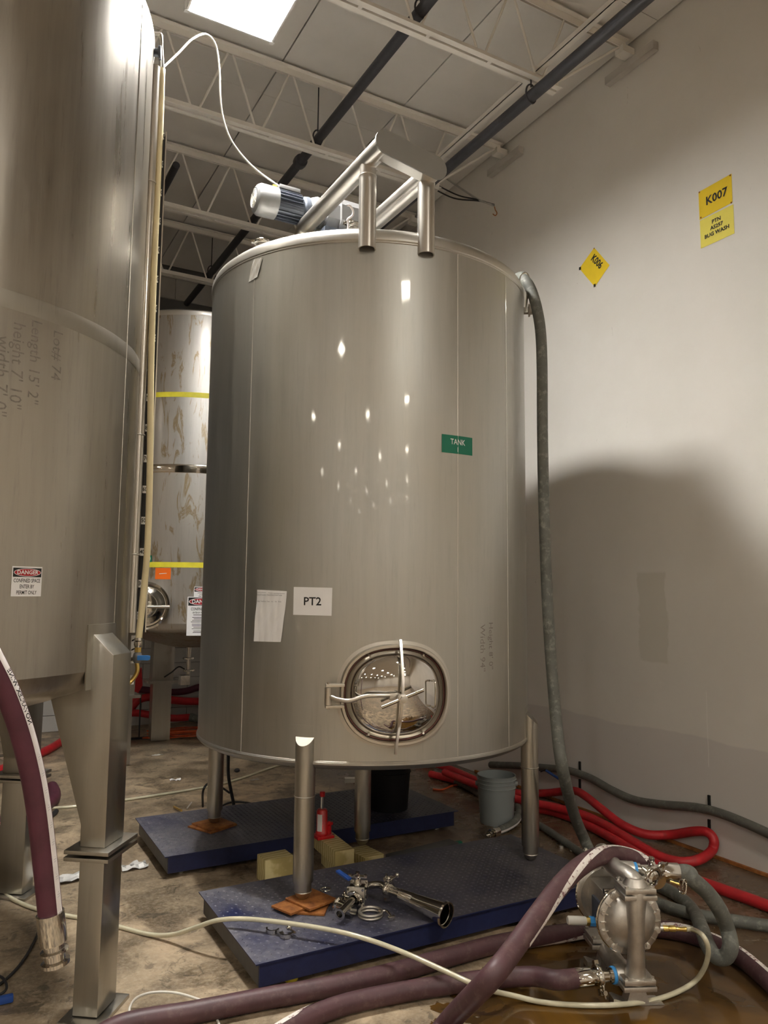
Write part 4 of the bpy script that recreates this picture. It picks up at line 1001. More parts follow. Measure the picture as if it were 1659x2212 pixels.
# ================================================================== PUMP
pf = V((2.765, 2.66, 0)); pa = V((-.42, -.91, 0)).normalized(); ps = V((-pa.y, pa.x, 0))*1   # pa: toward the camera along the pump axis
if ps.dot(RT) < 0: ps = -ps
pu = thing('diaphragm_pump', 'cast metal double diaphragm pump standing in the brown spill', 'pump', pf)
def pl(s, a, z): return pf+ps*s+pa*a+UZ*z
PC = .325
dprof = [(r_*.93, h_) for r_, h_ in [(0, .075), (.04, .073), (.08, .062), (.108, .042), (.122, .022), (.128, .014), (.150, .012), (.157, .008), (.157, -.012), (.15, -.016), (.14, -.03)]]
for sgn, nm in ((1, 'front'), (-1, 'back')):
    c = pl(0, .03*0+.0*sgn, PC)+pa*(.05 if sgn > 0 else -.25)
    d = pa*sgn
    ch = MB().lathe(c, d, [(r, h) for r, h in reversed(dprof)], 56).build('chamber', 'cast', pu)
    for k in range(10):
        a = PI/10+2*PI*k/10; e = ps*math.cos(a)+UZ*math.sin(a)
        MB().cyl(c+e*.133+d*.010, c+e*.133+d*.026, .0095, n=6).build('bolt', 'cast', ch)
        MB().cyl(c+e*.133+d*.010, c+e*.133+d*.016, .014, n=14).build('boss', 'cast', ch)
        if True: MB().box(c+e*.121+d*.018, (.030, .006, .016), (e, d.cross(e), d)).build('rib', 'cast', ch, bev=.002)
        a2 = a+PI/10; e = ps*math.cos(a2)+UZ*math.sin(a2)
        MB().box(c+e*.122+d*.016, (.034, .006, .012), (e, d.cross(e), d)).build('rib', 'cast', ch, bev=.002)
    MB().lathe(c, d, [(.1465, -.012), (.151, -.010), (.151, -.004), (.1465, -.002)], 56, cap=False).build('clamp_band', 'polish', ch)
# centre block between the chambers
MB().prism([(-.085, -.09), (.085, -.09), (.10, 0), (.085, .09), (-.085, .09), (-.10, 0)], pl(0, .03, PC), ps, UZ, -pa*.26).build('centre_block', 'cast', pu, bev=.01)
MB().cyl(pl(-.09, -.02, PC+.10), pl(.09, -.02, PC+.10), .012, n=10).build('spool', 'polish', pu)
MB().box(pl(-.08, -.10, PC-.02), (.05, .10, .12), (ps, pa, UZ)).build('air_valve_block', 'finmetal', pu, bev=.01)
# manifolds
def manifold(z0, z1, aoff, front):
    pass
col = smooth([pl(.008, .115, .49), pl(.006, .125, .45), pl(.0, .132, .38), pl(.0, .130, .28), pl(.0, .12, .17), pl(.0, .105, .09)], 6)
fr = frames(col); vs = []; fs = []; n = 24; rads = [.052, .047, .041, .037, .036, .040, .055]
for k, (p, t, a, b) in enumerate(fr):
    q = k/(len(fr)-1)*(len(rads)-1); i0 = min(int(q), len(rads)-2); r = rads[i0]+(rads[i0+1]-rads[i0])*(q-i0)
    for i in range(n): vs.append(p+(a*math.cos(2*PI*i/n)+b*math.sin(2*PI*i/n))*r)
for k in range(len(fr)-1):
    for i in range(n): fs.append((k*n+i, k*n+(i+1) % n, (k+1)*n+(i+1) % n, (k+1)*n+i))
MB().add(vs, fs).build('manifold_column', 'cast', pu)
def flange_pair(c, w=.150, d=.135, tilt=0):
    for k, zz in enumerate((-.0135, .0135)):
        f = MB().box(c+UZ*zz, (w-(.008 if k else 0), d, .022), (ps, pa, UZ)).build('flange', 'cast', pu, bev=.005)
    for a in (-1, 1):
        for b in (-1, 1): MB().cyl(c+ps*a*(w/2-.016)+pa*b*(d/2-.016)+UZ*.022, c+ps*a*(w/2-.016)+pa*b*(d/2-.016)+UZ*.034, .009, n=6).build('bolt', 'cast', f)
flange_pair(pl(.012, .10, .475)); flange_pair(pl(.0, .10, .095)); flange_pair(pl(-.0, -.30, .475)); flange_pair(pl(0, -.30, .095))
MB().tube(smooth([pl(.012, .10, .48), pl(.012, .09, .505), pl(.0, .055, .518), pl(-.02, -.01, .520), pl(-.025, -.08, .522), pl(-.015, -.2, .522), pl(-.002, -.27, .515), pl(0, -.30, .48)], 7), .041, 22).build('top_elbow', 'cast', pu)
MB().lathe(pl(.012, .10, .49), UZ, [(.060, 0), (.055, .010), (.046, .025), (.04, .04)], 24).build('elbow_collar', 'cast', pu)
MB().tube(smooth([pl(.0, .10, .10), pl(0, .06, .065), pl(0, -.08, .06), pl(0, -.26, .065), pl(0, -.30, .10)], 6), .045, 20).build('bottom_manifold', 'cast', pu)
for aa in (.075, -.26):
    MB().prism([(-.11, 0), (.12, 0), (.10, .012), (.05, .012), (.035, .06), (-.035, .06), (-.05, .012), (-.10, .03), (-.11, .03)], pl(0, aa, .001), ps, UZ, pa*.06).build('foot', 'cast', pu)
# outlet: tape, clamp, ferrule to the grey hose, pointing right
od = (ps*.98+pa*.12+UZ*-.02).normalized(); ob = pl(-.02, -.02, .520)
MB().cyl(ob, ob+od*.07, .040, n=24).build('outlet_port', 'cast', pu)
MB().cyl(ob+od*.07, ob+od*.085, .036, n=24).build('tape_ring', 'blue_tape', pu)
f1 = MB().lathe(ob+od*.085, od, [(.033, 0), (.033, .015), (.027, .02), (.027, .055), (.038, .06), (.038, .066)], 6+18).build('outlet_ferrule', 'polish', pu)
clamp_ring(pu, ob+od*.155, od, .036, .024, -UZ, 'outlet_clamp')
gh_start = ob+od*.168
MB().lathe(ob+od*.160, od, [(.037, 0), (.030, .008), (.030, .03), (.041, .034), (.041, .115), (.039, .118)], 28).build('hose_ferrule', 'polish', pu)
# sample cap with wing nut below the outlet
cc = at(1414, 1897, d=3.77); cdv = (ps*.35+pa*.75-UZ*.2).normalized()
sm = MB().lathe(cc-cdv*.06, cdv, [(.022, 0), (.022, .03), (.036, .04), (.036, .05), (.030, .056), (.022, .066), (0, .07)], 28).build('end_cap', 'polish', pu)
clamp_ring(pu, cc-cdv*.012, cdv, .034, .02, ps, 'cap_clamp')
w0 = at(1448, 1904, d=3.72); w1 = at(1468, 1911, d=3.70)
MB().cyl(w0, w1, .006, n=10).build('clamp_bolt', 'brass', sm)
for k in (0, 1):
    e = at(1474, 1913+k*0, d=3.70)+ps*.010*k; MB().tube([e+(ps*.55+pa*.4*(1-2*k)).normalized()*.020*math.cos(a)*.8+UZ*.030*math.sin(a)-UZ*.004 for a in [2*PI*i/22 for i in range(22)]], .0028, 6, closed=True).build('wire_ring', 'polish', sm)
# inlet at the bottom, pointing left
idv = -(ps*.98+pa*-.10).normalized(); ib = pl(-.02, .06, .098)
MB().cyl(ib, ib+idv*.06, .042, n=24).build('inlet_port', 'cast', pu)
MB().cyl(ib+idv*.06, ib+idv*.072, .036, n=24).build('tape_ring', 'blue_tape', pu)
MB().lathe(ib+idv*.072, idv, [(.032, 0), (.032, .015), (.026, .02), (.026, .05), (.038, .055), (.038, .062)], 24).build('inlet_ferrule', 'polish', pu)
clamp_ring(pu, ib+idv*.138, idv, .036, .024, UZ*-1+pa*.5, 'inlet_clamp')
MB().lathe(ib+idv*.145, idv, [(.037, 0), (.030, .008), (.030, .025), (.041, .028), (.041, .10), (.039, .103)], 28).build('inlet_hose_ferrule', 'polish', pu)
in_end = ib+idv*.245
# muffler / air exhaust at left
xb = pl(-.10, -.11, PC-.07); xd = -(ps*.97-UZ*.06).normalized()
MB().cyl(xb, xb+xd*.028, .022, n=6).build('tape_ring', 'blue_tape', pu)
MB().cyl(xb+xd*.028, xb+xd*.045, .020, n=6).build('exhaust_nut', 'brass', pu)
MB().lathe(xb+xd*.045, xd, [(.017, 0), (.020, .004), (.020, .085), (.016, .09), (0, .088)], 20).build('muffler', 'whitecable', pu)
# air inlet at right
ab = pl(.145, -.04, PC-.075); ad = (ps*.98+pa*.15).normalized()
MB().lathe(ab-ad*.06, ad, [(.013, 0), (.013, .075), (.018, .077), (.018, .095), (.012, .097), (.012, .11)], 16).build('air_nipple', 'cast', pu)
b1 = MB().lathe(ab+ad*.05, ad, [(.014, 0), (.014, .022), (.011, .024), (.014, .03), (.014, .055), (.010, .058), (.0095, .09), (.011, .092), (.011, .105)], 12).build('brass_coupler', 'brass', pu)
MB().cyl(ab+ad*.005, ab+ad*.005+UZ*.04, .007, n=10).build('valve_stem', 'polish', pu)
MB().sphere(ab+ad*.008+UZ*.048, .022, sq=(1.1, .8, .35)).build('valve_knob', 'blue_handle', pu)
air_start = ab+ad*.155

# ================================================================== HOSES
def hose(name, label, pts, r, mat, n=10, seg=16, stripe=None, smat='stripe', cat='hose', group=None, loc=None, tw=0, sfrom=0):
    P = smooth(pts, n); t = thing(name, label, cat, loc or P[0], group)
    MB().tube(P, r, seg).build('tube', mat, t, ang=60)
    if stripe: MB().ribbon(P[int(len(P)*sfrom):], r, stripe[0], stripe[1], 5, tw=tw).build('stripe', smat, t, ang=60)
    return t, P
# outlet hose of the pump: arcs right, dips to the floor, comes back behind the pump and climbs to the tank lid
gs = gh_start+od*.105
g_pts = [gs, gs+od*.05, at(1496, 1899, d=3.93), at(1528, 1928, d=4.0), at(1555, 1966, d=4.06), at(1571, 2006, d=4.12), at(1578, 2042, z=.17), at(1568, 2066, z=.115), at(1546, 2066, z=.10), at(1528, 2040, z=.126), at(1515, 2004, z=.12), at(1498, 1968, z=.06), at(1465, 1936, z=.038), at(1420, 1912, z=.038), at(1370, 1893, z=.038), at(1318, 1876, z=.06), at(1285, 1855, z=.10), at(1262, 1812, z=.18), at(1238, 1752, z=.42), at(1213, 1650, z=.80), at(1198, 1520, d=4.95), at(1184, 1330, d=4.98), at(1176, 1130, d=5.0), at(1172, 950, d=5.0), at(1171, 800, d=5.0), at(1168, 720, d=5.0), at(1160, 668, d=5.02), at(1148, 628, d=5.04), at(1136, 608, d=5.06), at(1120, 600, d=5.15), V((3.25, 4.35, 3.93))]
t, P = hose('transfer_hose', 'long grey green hose looping from the pump up over the right tank edge', g_pts, .036, 'grey_hose')
# purple hoses
rp = .043
h1 = [at(880, 2320, z=.05), at(960, 2216, z=.055), at(1055, 2118, z=.12), at(1108, 2052, z=.20), at(1158, 1982, z=.30), at(1206, 1918, z=.40), at(1250, 1872, z=.50), at(1290, 1848, z=.575), at(1330, 1842, z=.60), at(1368, 1850, z=.60), at(1396, 1866, z=.585), at(1406, 1886, z=.55)]
h1 = [at(880, 2330, z=.046), at(960, 2218, z=.05), at(1055, 2118, d=3.02), at(1108, 2052, d=3.18), at(1158, 1982, d=3.36), at(1206, 1918, d=3.55), at(1250, 1874, d=3.70), at(1290, 1851, d=3.84), at(1328, 1846, d=3.96), at(1366, 1854, d=4.02), at(1392, 1868, d=4.0), at(1410, 1890, d=3.90)]
t, P = hose('purple_hose', 'purple hose with worn white stripe climbing over the pump from the bottom edge', h1, .042, 'purple', stripe=(-.35, .30), sfrom=.30, tw=lambda q: 1.95*max(0, min(1, (.57-q)/.5)))
crimp(t, P[-1], P[-1]-P[-2], .042, .05)
h2 = [at(180, 2260, z=.045), at(270, 2213, z=.045), at(420, 2186, z=.045), at(560, 2159, z=.045), at(700, 2134, z=.045), at(830, 2106, z=.045), at(960, 2070, z=.045), at(1080, 2038, z=.045), at(1200, 2018, z=.045), at(1300, 2006, z=.045), at(1420, 2006, z=.045), at(1500, 2022, z=.045), at(1580, 2056, z=.045), at(1650, 2110, z=.045), at(1730, 2190, z=.045)]
hose('purple_hose', 'purple hose lying along the front of the blue scale and passing behind the pump', h2, .043, 'purple', stripe=(-.3, .3), tw=lambda q: 2.9-3.05*max(0, min(1, (q-.52)/.28)))
h3 = [at(560, 2262, z=.044), at(640, 2212, z=.044), at(730, 2174, z=.044), at(840, 2148, z=.044), at(960, 2128, z=.046), at(1070, 2114, z=.055), at(1150, 2109, z=.075), in_end+idv*.09, in_end+idv*-.012]
hose('purple_hose', 'purple hose joined to the low inlet on the left of the pump', h3, .041, 'purple', stripe=(-.35, .25), tw=lambda q: -2.6*min(1, max(0, (q-.12)/.2)))
h4 = [at(-60, 1340, d=2.88), at(-25, 1412, d=2.90), at(14, 1490, d=2.92), at(44, 1570, d=2.94), at(68, 1660, d=2.96), at(84, 1750, d=2.97), at(96, 1850, d=2.98), at(106, 1950, d=2.98), at(109, 1978, d=2.98)]
hL, P = hose('purple_hose', 'purple hose with white lettered stripe hanging in front of the left edge tank', h4, .040, 'purple_l')
# printed stripe with its lettering, mapped along the hose
Lp = length_param(P); fr = frames(P)
def hosemap(s, th, r):
    i = 0
    while i < len(P)-2 and Lp[i+1] < s: i += 1
    f = (s-Lp[i])/(Lp[i+1]-Lp[i]); p = P[i].lerp(P[i+1], f); t_ = (P[i+1]-P[i]).normalized()
    out = (-(V((p.x, p.y, 0)).normalized())); out = (out-t_*out.dot(t_)).normalized(); rr_ = out.cross(t_)
    if rr_.dot(RT) < 0: rr_ = -rr_
    return p+(out*math.cos(th)+rr_*math.sin(th))*r
mb = MB(); vs = []; fs = []; m_ = 120; n_ = 6
for i in range(m_+1):
    for j in range(n_+1): vs.append(hosemap(Lp[-1]*i/m_*.995, .62+.62*j/n_, .0412))
for i in range(m_):
    for j in range(n_): a = i*(n_+1)+j; fs.append((a, a+1, a+n_+2, a+n_+1))
mb.add(vs, fs).build('stripe', 'stripe_l', hL, ang=60)
s0 = .20
put_text(hL, 'NOVAFLEX WINE', .030, lambda u, v: hosemap(s0+.12-u, .86-v/.041, .0418), rot=PI, sx=1, bold=.0005, off=(0, 0)) if False else put_text(hL, 'NOVAFLEX WINE', .026, lambda u, v: hosemap(.30+u, .92-v/.041, .0418), rot=PI, bold=.0005)
for k in range(16): put_text(hL, '- | /', .014, lambda u, v, k_=k: hosemap(.52+k_*.06+u, .92-v/.041, .0418), mat='inkgrey')
e = (P[-1]-P[-3]).normalized()
MB().lathe(P[-1]-e*.012, e, [(.040, 0), (.046, .002), (.046, .10), (.044, .104)], 32).build('ferrule', 'polish', hL)
q = P[-1]+e*.092
MB().lathe(q, e, [(.040, 0), (.034, .004), (.034, .02), (.046, .024), (.046, .03), (.035, .034), (.035, .055), (.047, .06), (.047, .072), (.036, .074), (0, .074)], 32).build('end_fitting', 'mirror', hL)
# pale air hose
a_pts = [air_start, air_start+ad*.03, at(1519, 2022, d=3.82), at(1530, 2052, d=3.84), at(1522, 2090, d=3.90), at(1496, 2124, z=.03), at(1440, 2152, z=.012), at(1370, 2167, z=.012), at(1280, 2172, z=.012), at(1180, 2166, z=.012), at(1110, 2151, z=.03), at(1040, 2133, z=.10), at(960, 2097, z=.125), at(880, 2061, z=.15), at(800, 2031, z=.185), at(720, 2010, z=.20), at(620, 1994, z=.20), at(530, 1985, z=.19), at(470, 1988, z=.17), at(420, 2004, z=.11), at(370, 2019, z=.04), at(320, 2018, z=.012), at(262, 2003, z=.011), at(200, 1987, z=.011), at(130, 1975, z=.011), at(60, 1957, z=.011), at(10, 1930, z=.011), at(2, 1900, z=.011), at(18, 1850, z=.011), at(45, 1800, z=.011), at(80, 1755, z=.011), at(110, 1746, z=.011), at(160, 1742, z=.011), at(270, 1728, z=.011), at(380, 1711, z=.011), at(470, 1695, z=.011), at(530, 1678, z=.011), at(590, 1657, z=.011), at(650, 1640, z=.011)]
t, P = hose('air_hose', 'pale translucent air hose crossing the front scale and running back over the floor', a_pts, .0112, 'airhose', seg=12)
# thin white cable loop at the bottom left
hose('cable', 'thin white cable looping by the foot of the near left leg', [at(140, 2230, z=.006), at(190, 2206, z=.006), at(250, 2200, z=.006), at(300, 2196, z=.006), at(282, 2190, z=.006), at(281, 2175, z=.01), at(296, 2155, z=.04), at(330, 2144, z=.06), at(380, 2145, z=.05), at(432, 2160, z=.02), at(455, 2172, z=.006), at(470, 2205, z=.006), at(480, 2230, z=.006)], .0055, 'whitecable', seg=8, cat='cable')
# red hoses on the floor by the wall
rr1 = [atw(900, 1640, .04), atw(970, 1660, .04), atw(1040, 1690, .04), atw(1110, 1712, .04), atw(1180, 1713, .06), atw(1236, 1708, .16), atw(1262, 1718, .18), atw(1300, 1748, .14), atw(1345, 1782, .08), atw(1395, 1802, .05), atw(1450, 1803, .06), atw(1500, 1796, .09), atw(1528, 1798, .10), atw(1542, 1815, .09), atw(1537, 1838, .07), atw(1510, 1857, .05), atw(1470, 1862, .035), atw(1425, 1850, .035), atw(1380, 1826, .06), atw(1330, 1795, .08), atw(1270, 1764, .09), atw(1200, 1744, .09), atw(1120, 1727, .09), atw(1040, 1700, .10), atw(960, 1668, .10)]
hose('red_hose', 'red hose folded back on itself in a loop against the white wall', rr1, .032, 'red_hose', stripe=(.1, .4), smat='red_hose')
rr2 = [at(930, 1672, z=.036), at(1000, 1690, z=.036), at(1060, 1712, z=.036), at(1120, 1738, z=.036), at(1200, 1755, z=.036), at(1260, 1778, z=.036), at(1330, 1815, z=.036), at(1400, 1858, z=.036), at(1470, 1890, z=.036), at(1550, 1918, z=.036), at(1640, 1950, z=.036), at(1740, 1990, z=.036)]
hose('red_hose', 'straighter red hose running out of the right side of the frame', rr2, .033, 'red_hose')
# grey hose draped along the wall on hanger slots
wr = 4.595
gw = [at(1060, 1652, x=wr), at(1120, 1654, x=wr), at(1170, 1658, x=wr), at(1225, 1664, x=wr), at(1275, 1681, x=wr), at(1320, 1706, x=wr), at(1370, 1728, x=wr), at(1430, 1738, x=wr), at(1500, 1744, x=wr), at(1550, 1755, x=wr), at(1610, 1778, x=wr), at(1680, 1810, x=wr), at(1760, 1850, x=wr)]
wh, P = hose('wall_hose', 'dark grey hose strung low along the white wall on two slotted straps', gw, .031, 'dark_hose')
for px, pa_, pb_ in ((1252.5, 1645, 1703), (1532, 1718, 1797)):
    for q0_, q1_ in ((pa_, pa_+.35*(pb_-pa_)), (pa_+.66*(pb_-pa_), pb_)):
        a_ = at(px, q0_, x=4.634); b_ = at(px, q1_, x=4.634); MB().box((a_+b_)/2, (.012, .018, (a_-b_).length)).build('slotted_strap', 'ink', wh, ang=0)
# pale grey hose leaving right, dark hose behind, hose round the pail
hose('floor_hose', 'light grey hose lying behind the pump and leaving the frame at right', [at(1395, 1940, z=.036), at(1440, 1958, z=.036), at(1500, 1975, z=.036), at(1580, 1988, z=.036), at(1680, 2003, z=.036), at(1780, 2018, z=.036)], .032, 'grey_hose')
hose('floor_hose', 'dark hose lying on the wet floor between the right tank leg and the red hoses', [at(940, 1668, z=.03), at(1010, 1700, z=.03), at(1080, 1745, z=.03), at(1160, 1780, z=.03), at(1215, 1815, z=.03), at(1265, 1850, z=.03), at(1310, 1882, z=.03)], .026, 'dark_hose')
bh = [at(1088, 1700, z=.034), at(1112, 1728, z=.034), at(1121, 1752, z=.034), at(1114, 1773, z=.034), at(1095, 1787, z=.034), at(1073, 1796, z=.034)]
t, P = hose('floor_hose', 'grey hose end curled round the foot of the grey pail', bh, .030, 'grey_hose', stripe=(-1.9, -1.4), smat='stripe_l')
e = (P[-1]-P[-3]).normalized(); crimp(t, P[-1]-e*.01, e, .031, .06)
MB().lathe(P[-1]+e*.05, e, [(.024, 0), (.024, .02), (.032, .022), (.032, .028), (.022, .03), (.022, .05), (0, .03)], 24).build('end_fitting', 'polish', t)
# loose clamps on the wet floor behind
for k, (px, py, lb) in enumerate(((1212, 1829, 'shiny loose clamp on the floor, left one of two by the dark hose'), (1234, 1836, 'shiny loose clamp on the floor, right one of two by the dark hose'), (1000, 1690, 'small loose clamp on the hoses left of the grey pail'))):
    c = at(px, py, z=.0 if k < 2 else .07); t = thing('open_clamp', lb, 'clamp', c)
    band(arc(c, .032, .3+k, 4.6+k), .018, .004, 'half_band', 'polish', t); MB().cyl(c+V((.04, 0, .01)), c+V((.055, .03, .02)), .006, n=8).build('bolt', 'polish', t)
o = tag(MB().tube(smooth([at(1168, 1667, x=4.45), at(1182, 1663, x=4.45), at(1205, 1682, x=4.42)], 5), .006, 8).build('black_lever', 'dark', loc=at(1205, 1682, x=4.42)), 'black valve lever in front of the wall hose, right of the tank leg', 'lever')
MB().tube([at(1180, 1665, x=4.44), at(1207, 1682, x=4.42)], .011, 8).build('blue_grip', 'blue_handle', o)

# ================================================================== WALL SHEETS
def wall_sheet(cy, cz, w, h, name, label, mat, rot=0, corners=None):
    P = V((XW, cy, cz)); m = lambda u, v, o=0: V((XW-.0015-o, cy-u, cz+v))
    t = thing(name, label, 'sign', P); slab(t, m, w, h, .001, 'sheet', mat, rot=rot, corners=corners, nx=2); return t, m
t, m = wall_sheet(3.437, 4.672, .279, .218, 'wall_sheet', 'amber sheet printed K007 high on the white wall', 'paper_y1', corners=[(-.137, -.112), (.138, -.102), (.140, .112), (-.138, .105)])
put_text(t, 'K007', .088, lift(m, .003), off=(.012, .0), bold=.002, sx=.95)
for u, v in ((-.13, .1), (.13, .105), (-.125, -.10), (.13, -.1)): MB().sphere(m(u, v, .002), .007, 8, 5, sq=(.4, 1, 1)).build('tack', 'rust', t)
t, m = wall_sheet(3.432, 4.445, .279, .216, 'wall_sheet', 'pale yellow sheet printed BUG WASH under the K007 sheet', 'paper_y2')
for s, v in (('PTN', .052), ('AS257', .008), ('BUG WASH', -.038)): put_text(t, s, .040, lift(m, .003), off=(.0, v), bold=.0012)
t, m = wall_sheet(4.650, 4.605, .262, .262, 'wall_sheet', 'amber square sheet printed K006 hung cornerwise on the wall', 'paper_y1', rot=0, corners=[(.003, -.178), (.178, -.050), (.006, .175), (-.178, .056)])
put_text(t, 'K006', .085, lift(m, .003), off=(.035, .035), rot=-.88, bold=.002, sx=.9)
for u, v in ((-.168, .052), (.004, -.166)): MB().box(m(u, v, .003), (.002, .022, .026)).build('corner_mount', 'ink', t, ang=0)
MB().sphere(m(.006, .168, .002), .006, 8, 5, sq=(.4, 1, 1)).build('tack', 'rust', t)

# ================================================================== CEILING CABLES
cp = [at(577, 392, d=4.95), at(560, 372, d=4.95), at(525, 338, d=4.9), at(498, 300, d=4.85), at(482, 255, d=4.8), at(476, 210, d=4.75), at(474, 150, d=4.7), at(466, 98, d=4.65), at(445, 74, d=4.6), at(415, 85, d=4.5), at(385, 115, d=4.4), at(352, 146, d=4.22)]
cp[0] = V((1.76, 4.63, 4.51)); cp[-1] = at(352, 146, d=4.22)
hose('power_cable', 'pale power cable sagging from the ceiling light down to the motor', cp, .0065, 'whitecable', seg=8, cat='cable')
cb_ = thing('cord_bundle', 'brown cords pulled together to a small hook beside the wall', 'cord', at(1068, 448, y=5.6))
e = at(1068, 446, y=5.6)
for k, (px, py) in enumerate(((945, 372), (940, 398), (958, 382), (930, 404))):
    MB().tube(smooth([at(px, py, y=6.6), at(px+50, py+(24 if k % 2 else 34), y=6.2), at(1035, 431+k, y=5.75), e+V((0, 0, .006*k))], 6), .008, 6).build('cord', 'dark' if k % 2 else 'grey_paint', cb_)
MB().tube(smooth([e, e+V((.01, 0, -.03)), e+V((.03, 0, -.06)), e+V((.01, 0, -.09)), e+V((-.02, 0, -.08))], 5), .005, 6).build('hook', 'rust', cb_)

# ================================================================== BACKGROUND BITS
hose('red_hose', 'upper red hose strung along the back wall behind the background tank', [at(270, 1545, y=10.3), at(282, 1532, y=10.3), at(300, 1512, y=10.3), at(330, 1506, y=10.3), at(380, 1513, y=10.3), at(430, 1515, y=10.3), at(520, 1510, y=10.3)], .05, 'red_hose')
hose('red_hose', 'lower red hose strung along the back wall behind the background tank', [at(250, 1545, y=10.2), at(290, 1540, y=10.2), at(330, 1545, y=10.2), at(370, 1551, y=10.2), at(412, 1549, y=10.2)], .045, 'red_hose')
hose('floor_hose', 'grey green hose end meeting the lower red hose on the back wall', [at(410, 1549, y=10.15), at(430, 1552, y=10.1), at(470, 1552, y=10.1), at(520, 1550, y=10.1)], .055, 'grey_hose')
hose('wall_hose', 'dark purple hose sagging across the back wall above the red ones', [at(262, 1484, y=10.35), at(310, 1490, y=10.35), at(360, 1495, y=10.35), at(400, 1493, y=10.35), at(440, 1482, y=10.35), at(520, 1470, y=10.35)], .045, 'purple_l')
hb_ = thing('hose_hanger', 'red hose hanger seen behind the valve of the left edge tank', 'hanger', at(282, 1530, y=9.9))
MB().prism([(-.10, 0), (.16, .32), (.18, .10), (.10, -.05), (0, -.16), (-.10, -.2)], at(275, 1500, y=9.9), (1, 0, 0), (0, 0, 1), (0, .05, 0)).build('bracket', 'red_hose', hb_)
sd_ = at(300, 1597, z=0); st_ = thing('rod_stand', 'thin dark rod standing on the floor before the back wall', 'stand', sd_)
MB().cyl(sd_, sd_+V((0, 0, .50)), .009, n=8).build('rod', 'dark', st_); MB().sphere(sd_+V((0, 0, .51)), .015).build('knob', 'polish', st_)
MB().box(sd_+V((.1, .0, .012)), (.5, .03, .024)).build('base', 'dark', st_)
oc_ = thing('extension_cord', 'orange extension cord heaped on the floor before the back wall', 'cord', at(400, 1598, z=0)); cpt = at(402, 1592, z=0)
rnd = random.Random(3); pts = []
for k in range(30): a = k*1.9; r = .12+.30*rnd.random(); pts.append(cpt+V((math.cos(a)*r*1.25, math.sin(a)*r*.55, .012+.0025*k+.02*rnd.random())))
MB().tube(smooth(pts, 6), .0065, 6).build('cord', 'orangecord', oc_)
# black stand behind the left leg
bsd = thing('tripod_stand', 'black tubular stand just behind the rear blue scale', 'stand', at(505, 1738, z=0))
MB().tube(smooth([at(494, 1612, y=6.1), at(493, 1640, y=6.1), at(494, 1680, y=6.1), at(505, 1738, y=6.1)], 6), .013, 10).build('post', 'dark', bsd)
MB().tube(smooth([at(482, 1628, y=6.1), at(500, 1627, y=6.1), at(512, 1622, y=6.1)], 4), .006, 8).build('brace', 'dark', bsd)
MB().tube(smooth([at(478, 1700, y=6.1), at(496, 1713, y=6.1)], 3), .008, 8).build('brace', 'dark', bsd)
MB().tube(smooth([at(438, 1742, z=.02), at(438, 1712, y=6.0), at(446, 1695, y=6.0), at(460, 1690, y=6.05)], 5), .009, 8).build('side_hoop', 'dark', bsd)
MB().tube(smooth([at(470, 1745, z=.012), at(500, 1733, z=.012), at(540, 1735, z=.012), at(560, 1745, z=.012)], 5), .008, 8).build('foot_hoop', 'dark', bsd)
ps_ = thing('power_strip', 'white power strip with a glowing orange switch behind the rear scale', 'power strip', at(790, 1690, z=0)); b_ = at(745, 1690, z=.0); c_ = at(812, 1688, z=0)
MB().box((b_+c_)/2+V((0, 0, .02)), ((c_-b_).length, .06, .04), ((c_-b_).normalized(), UZ.cross((c_-b_).normalized()), UZ)).build('body', 'whitecable', ps_, ang=0)
MB().box(c_+V((-.02, -.02, .05)), (.03, .02, .02)).build('switch', 'glow', ps_, ang=0)
hose('extension_cord', 'orange cord curving over the floor left of the black pail', [at(790, 1660, z=.008), at(820, 1664, z=.008), at(845, 1676, z=.008), at(870, 1695, z=.008)], .008, 'orangecord', seg=8, cat='cord')
hose('extension_cord', 'orange cord end on the floor right of the black pail', [at(935, 1705, z=.008), at(955, 1706, z=.008), at(975, 1698, z=.008), at(990, 1695, z=.008)], .009, 'orangecord', seg=8, cat='cord')
def crumple(px, py, w, h, name, label, cat, mat, z=.0, seed=1, hz=.02):
    c = at(px, py, z=z); r_ = random.Random(seed); nx_, ny_ = 6, 4; vs = []; fs = []
    for j in range(ny_+1):
        for i in range(nx_+1): vs.append(c+V(((i/nx_-.5)*w+r_.uniform(-.2, .2)*w/nx_, (j/ny_-.5)*h+r_.uniform(-.2, .2)*h/ny_, .003+r_.random()*hz)))
    for j in range(ny_):
        for i in range(nx_): a = j*(nx_+1)+i; fs.append((a, a+1, a+nx_+2, a+nx_+1))
    return tag(MB().add(vs, fs).build(name, mat, ang=20, loc=c), label, cat)
crumple(379, 1687, .10, .05, 'paper_scrap', 'small white paper scrap on the floor beyond the rear scale', 'paper', 'paper', seed=5)
crumple(550, 1686, .08, .05, 'paper_scrap', 'pale paper scrap on the floor just left of the front tank leg', 'paper', 'grey_paint', seed=6, hz=.01)
crumple(340, 1632, .12, .04, 'paper_scrap', 'thin bent white wire scrap on the floor below the orange cord heap', 'wire', 'whitecable', seed=7, hz=.01)
crumple(290, 1875, .16, .10, 'film_scrap', 'crumpled clear film on the floor beside the near left leg collar', 'plastic film', 'mylar', seed=8, hz=.03)
crumple(150, 1900, .22, .14, 'film_scrap', 'crumpled clear film on the floor left of the near left leg', 'plastic film', 'mylar', seed=9, hz=.03)
crumple(18, 1690, .17, .12, 'paper_towel', 'crumpled white paper towel on the floor at the left edge', 'paper towel', 'paper', seed=10, hz=.09)
tag(MB().sphere(at(512, 1664, z=.018), .022, sq=(1.3, 1, .9)).build('black_lump', 'dark', loc=at(512, 1664, z=0)), 'small black cap on the floor behind the black stand', 'cap')
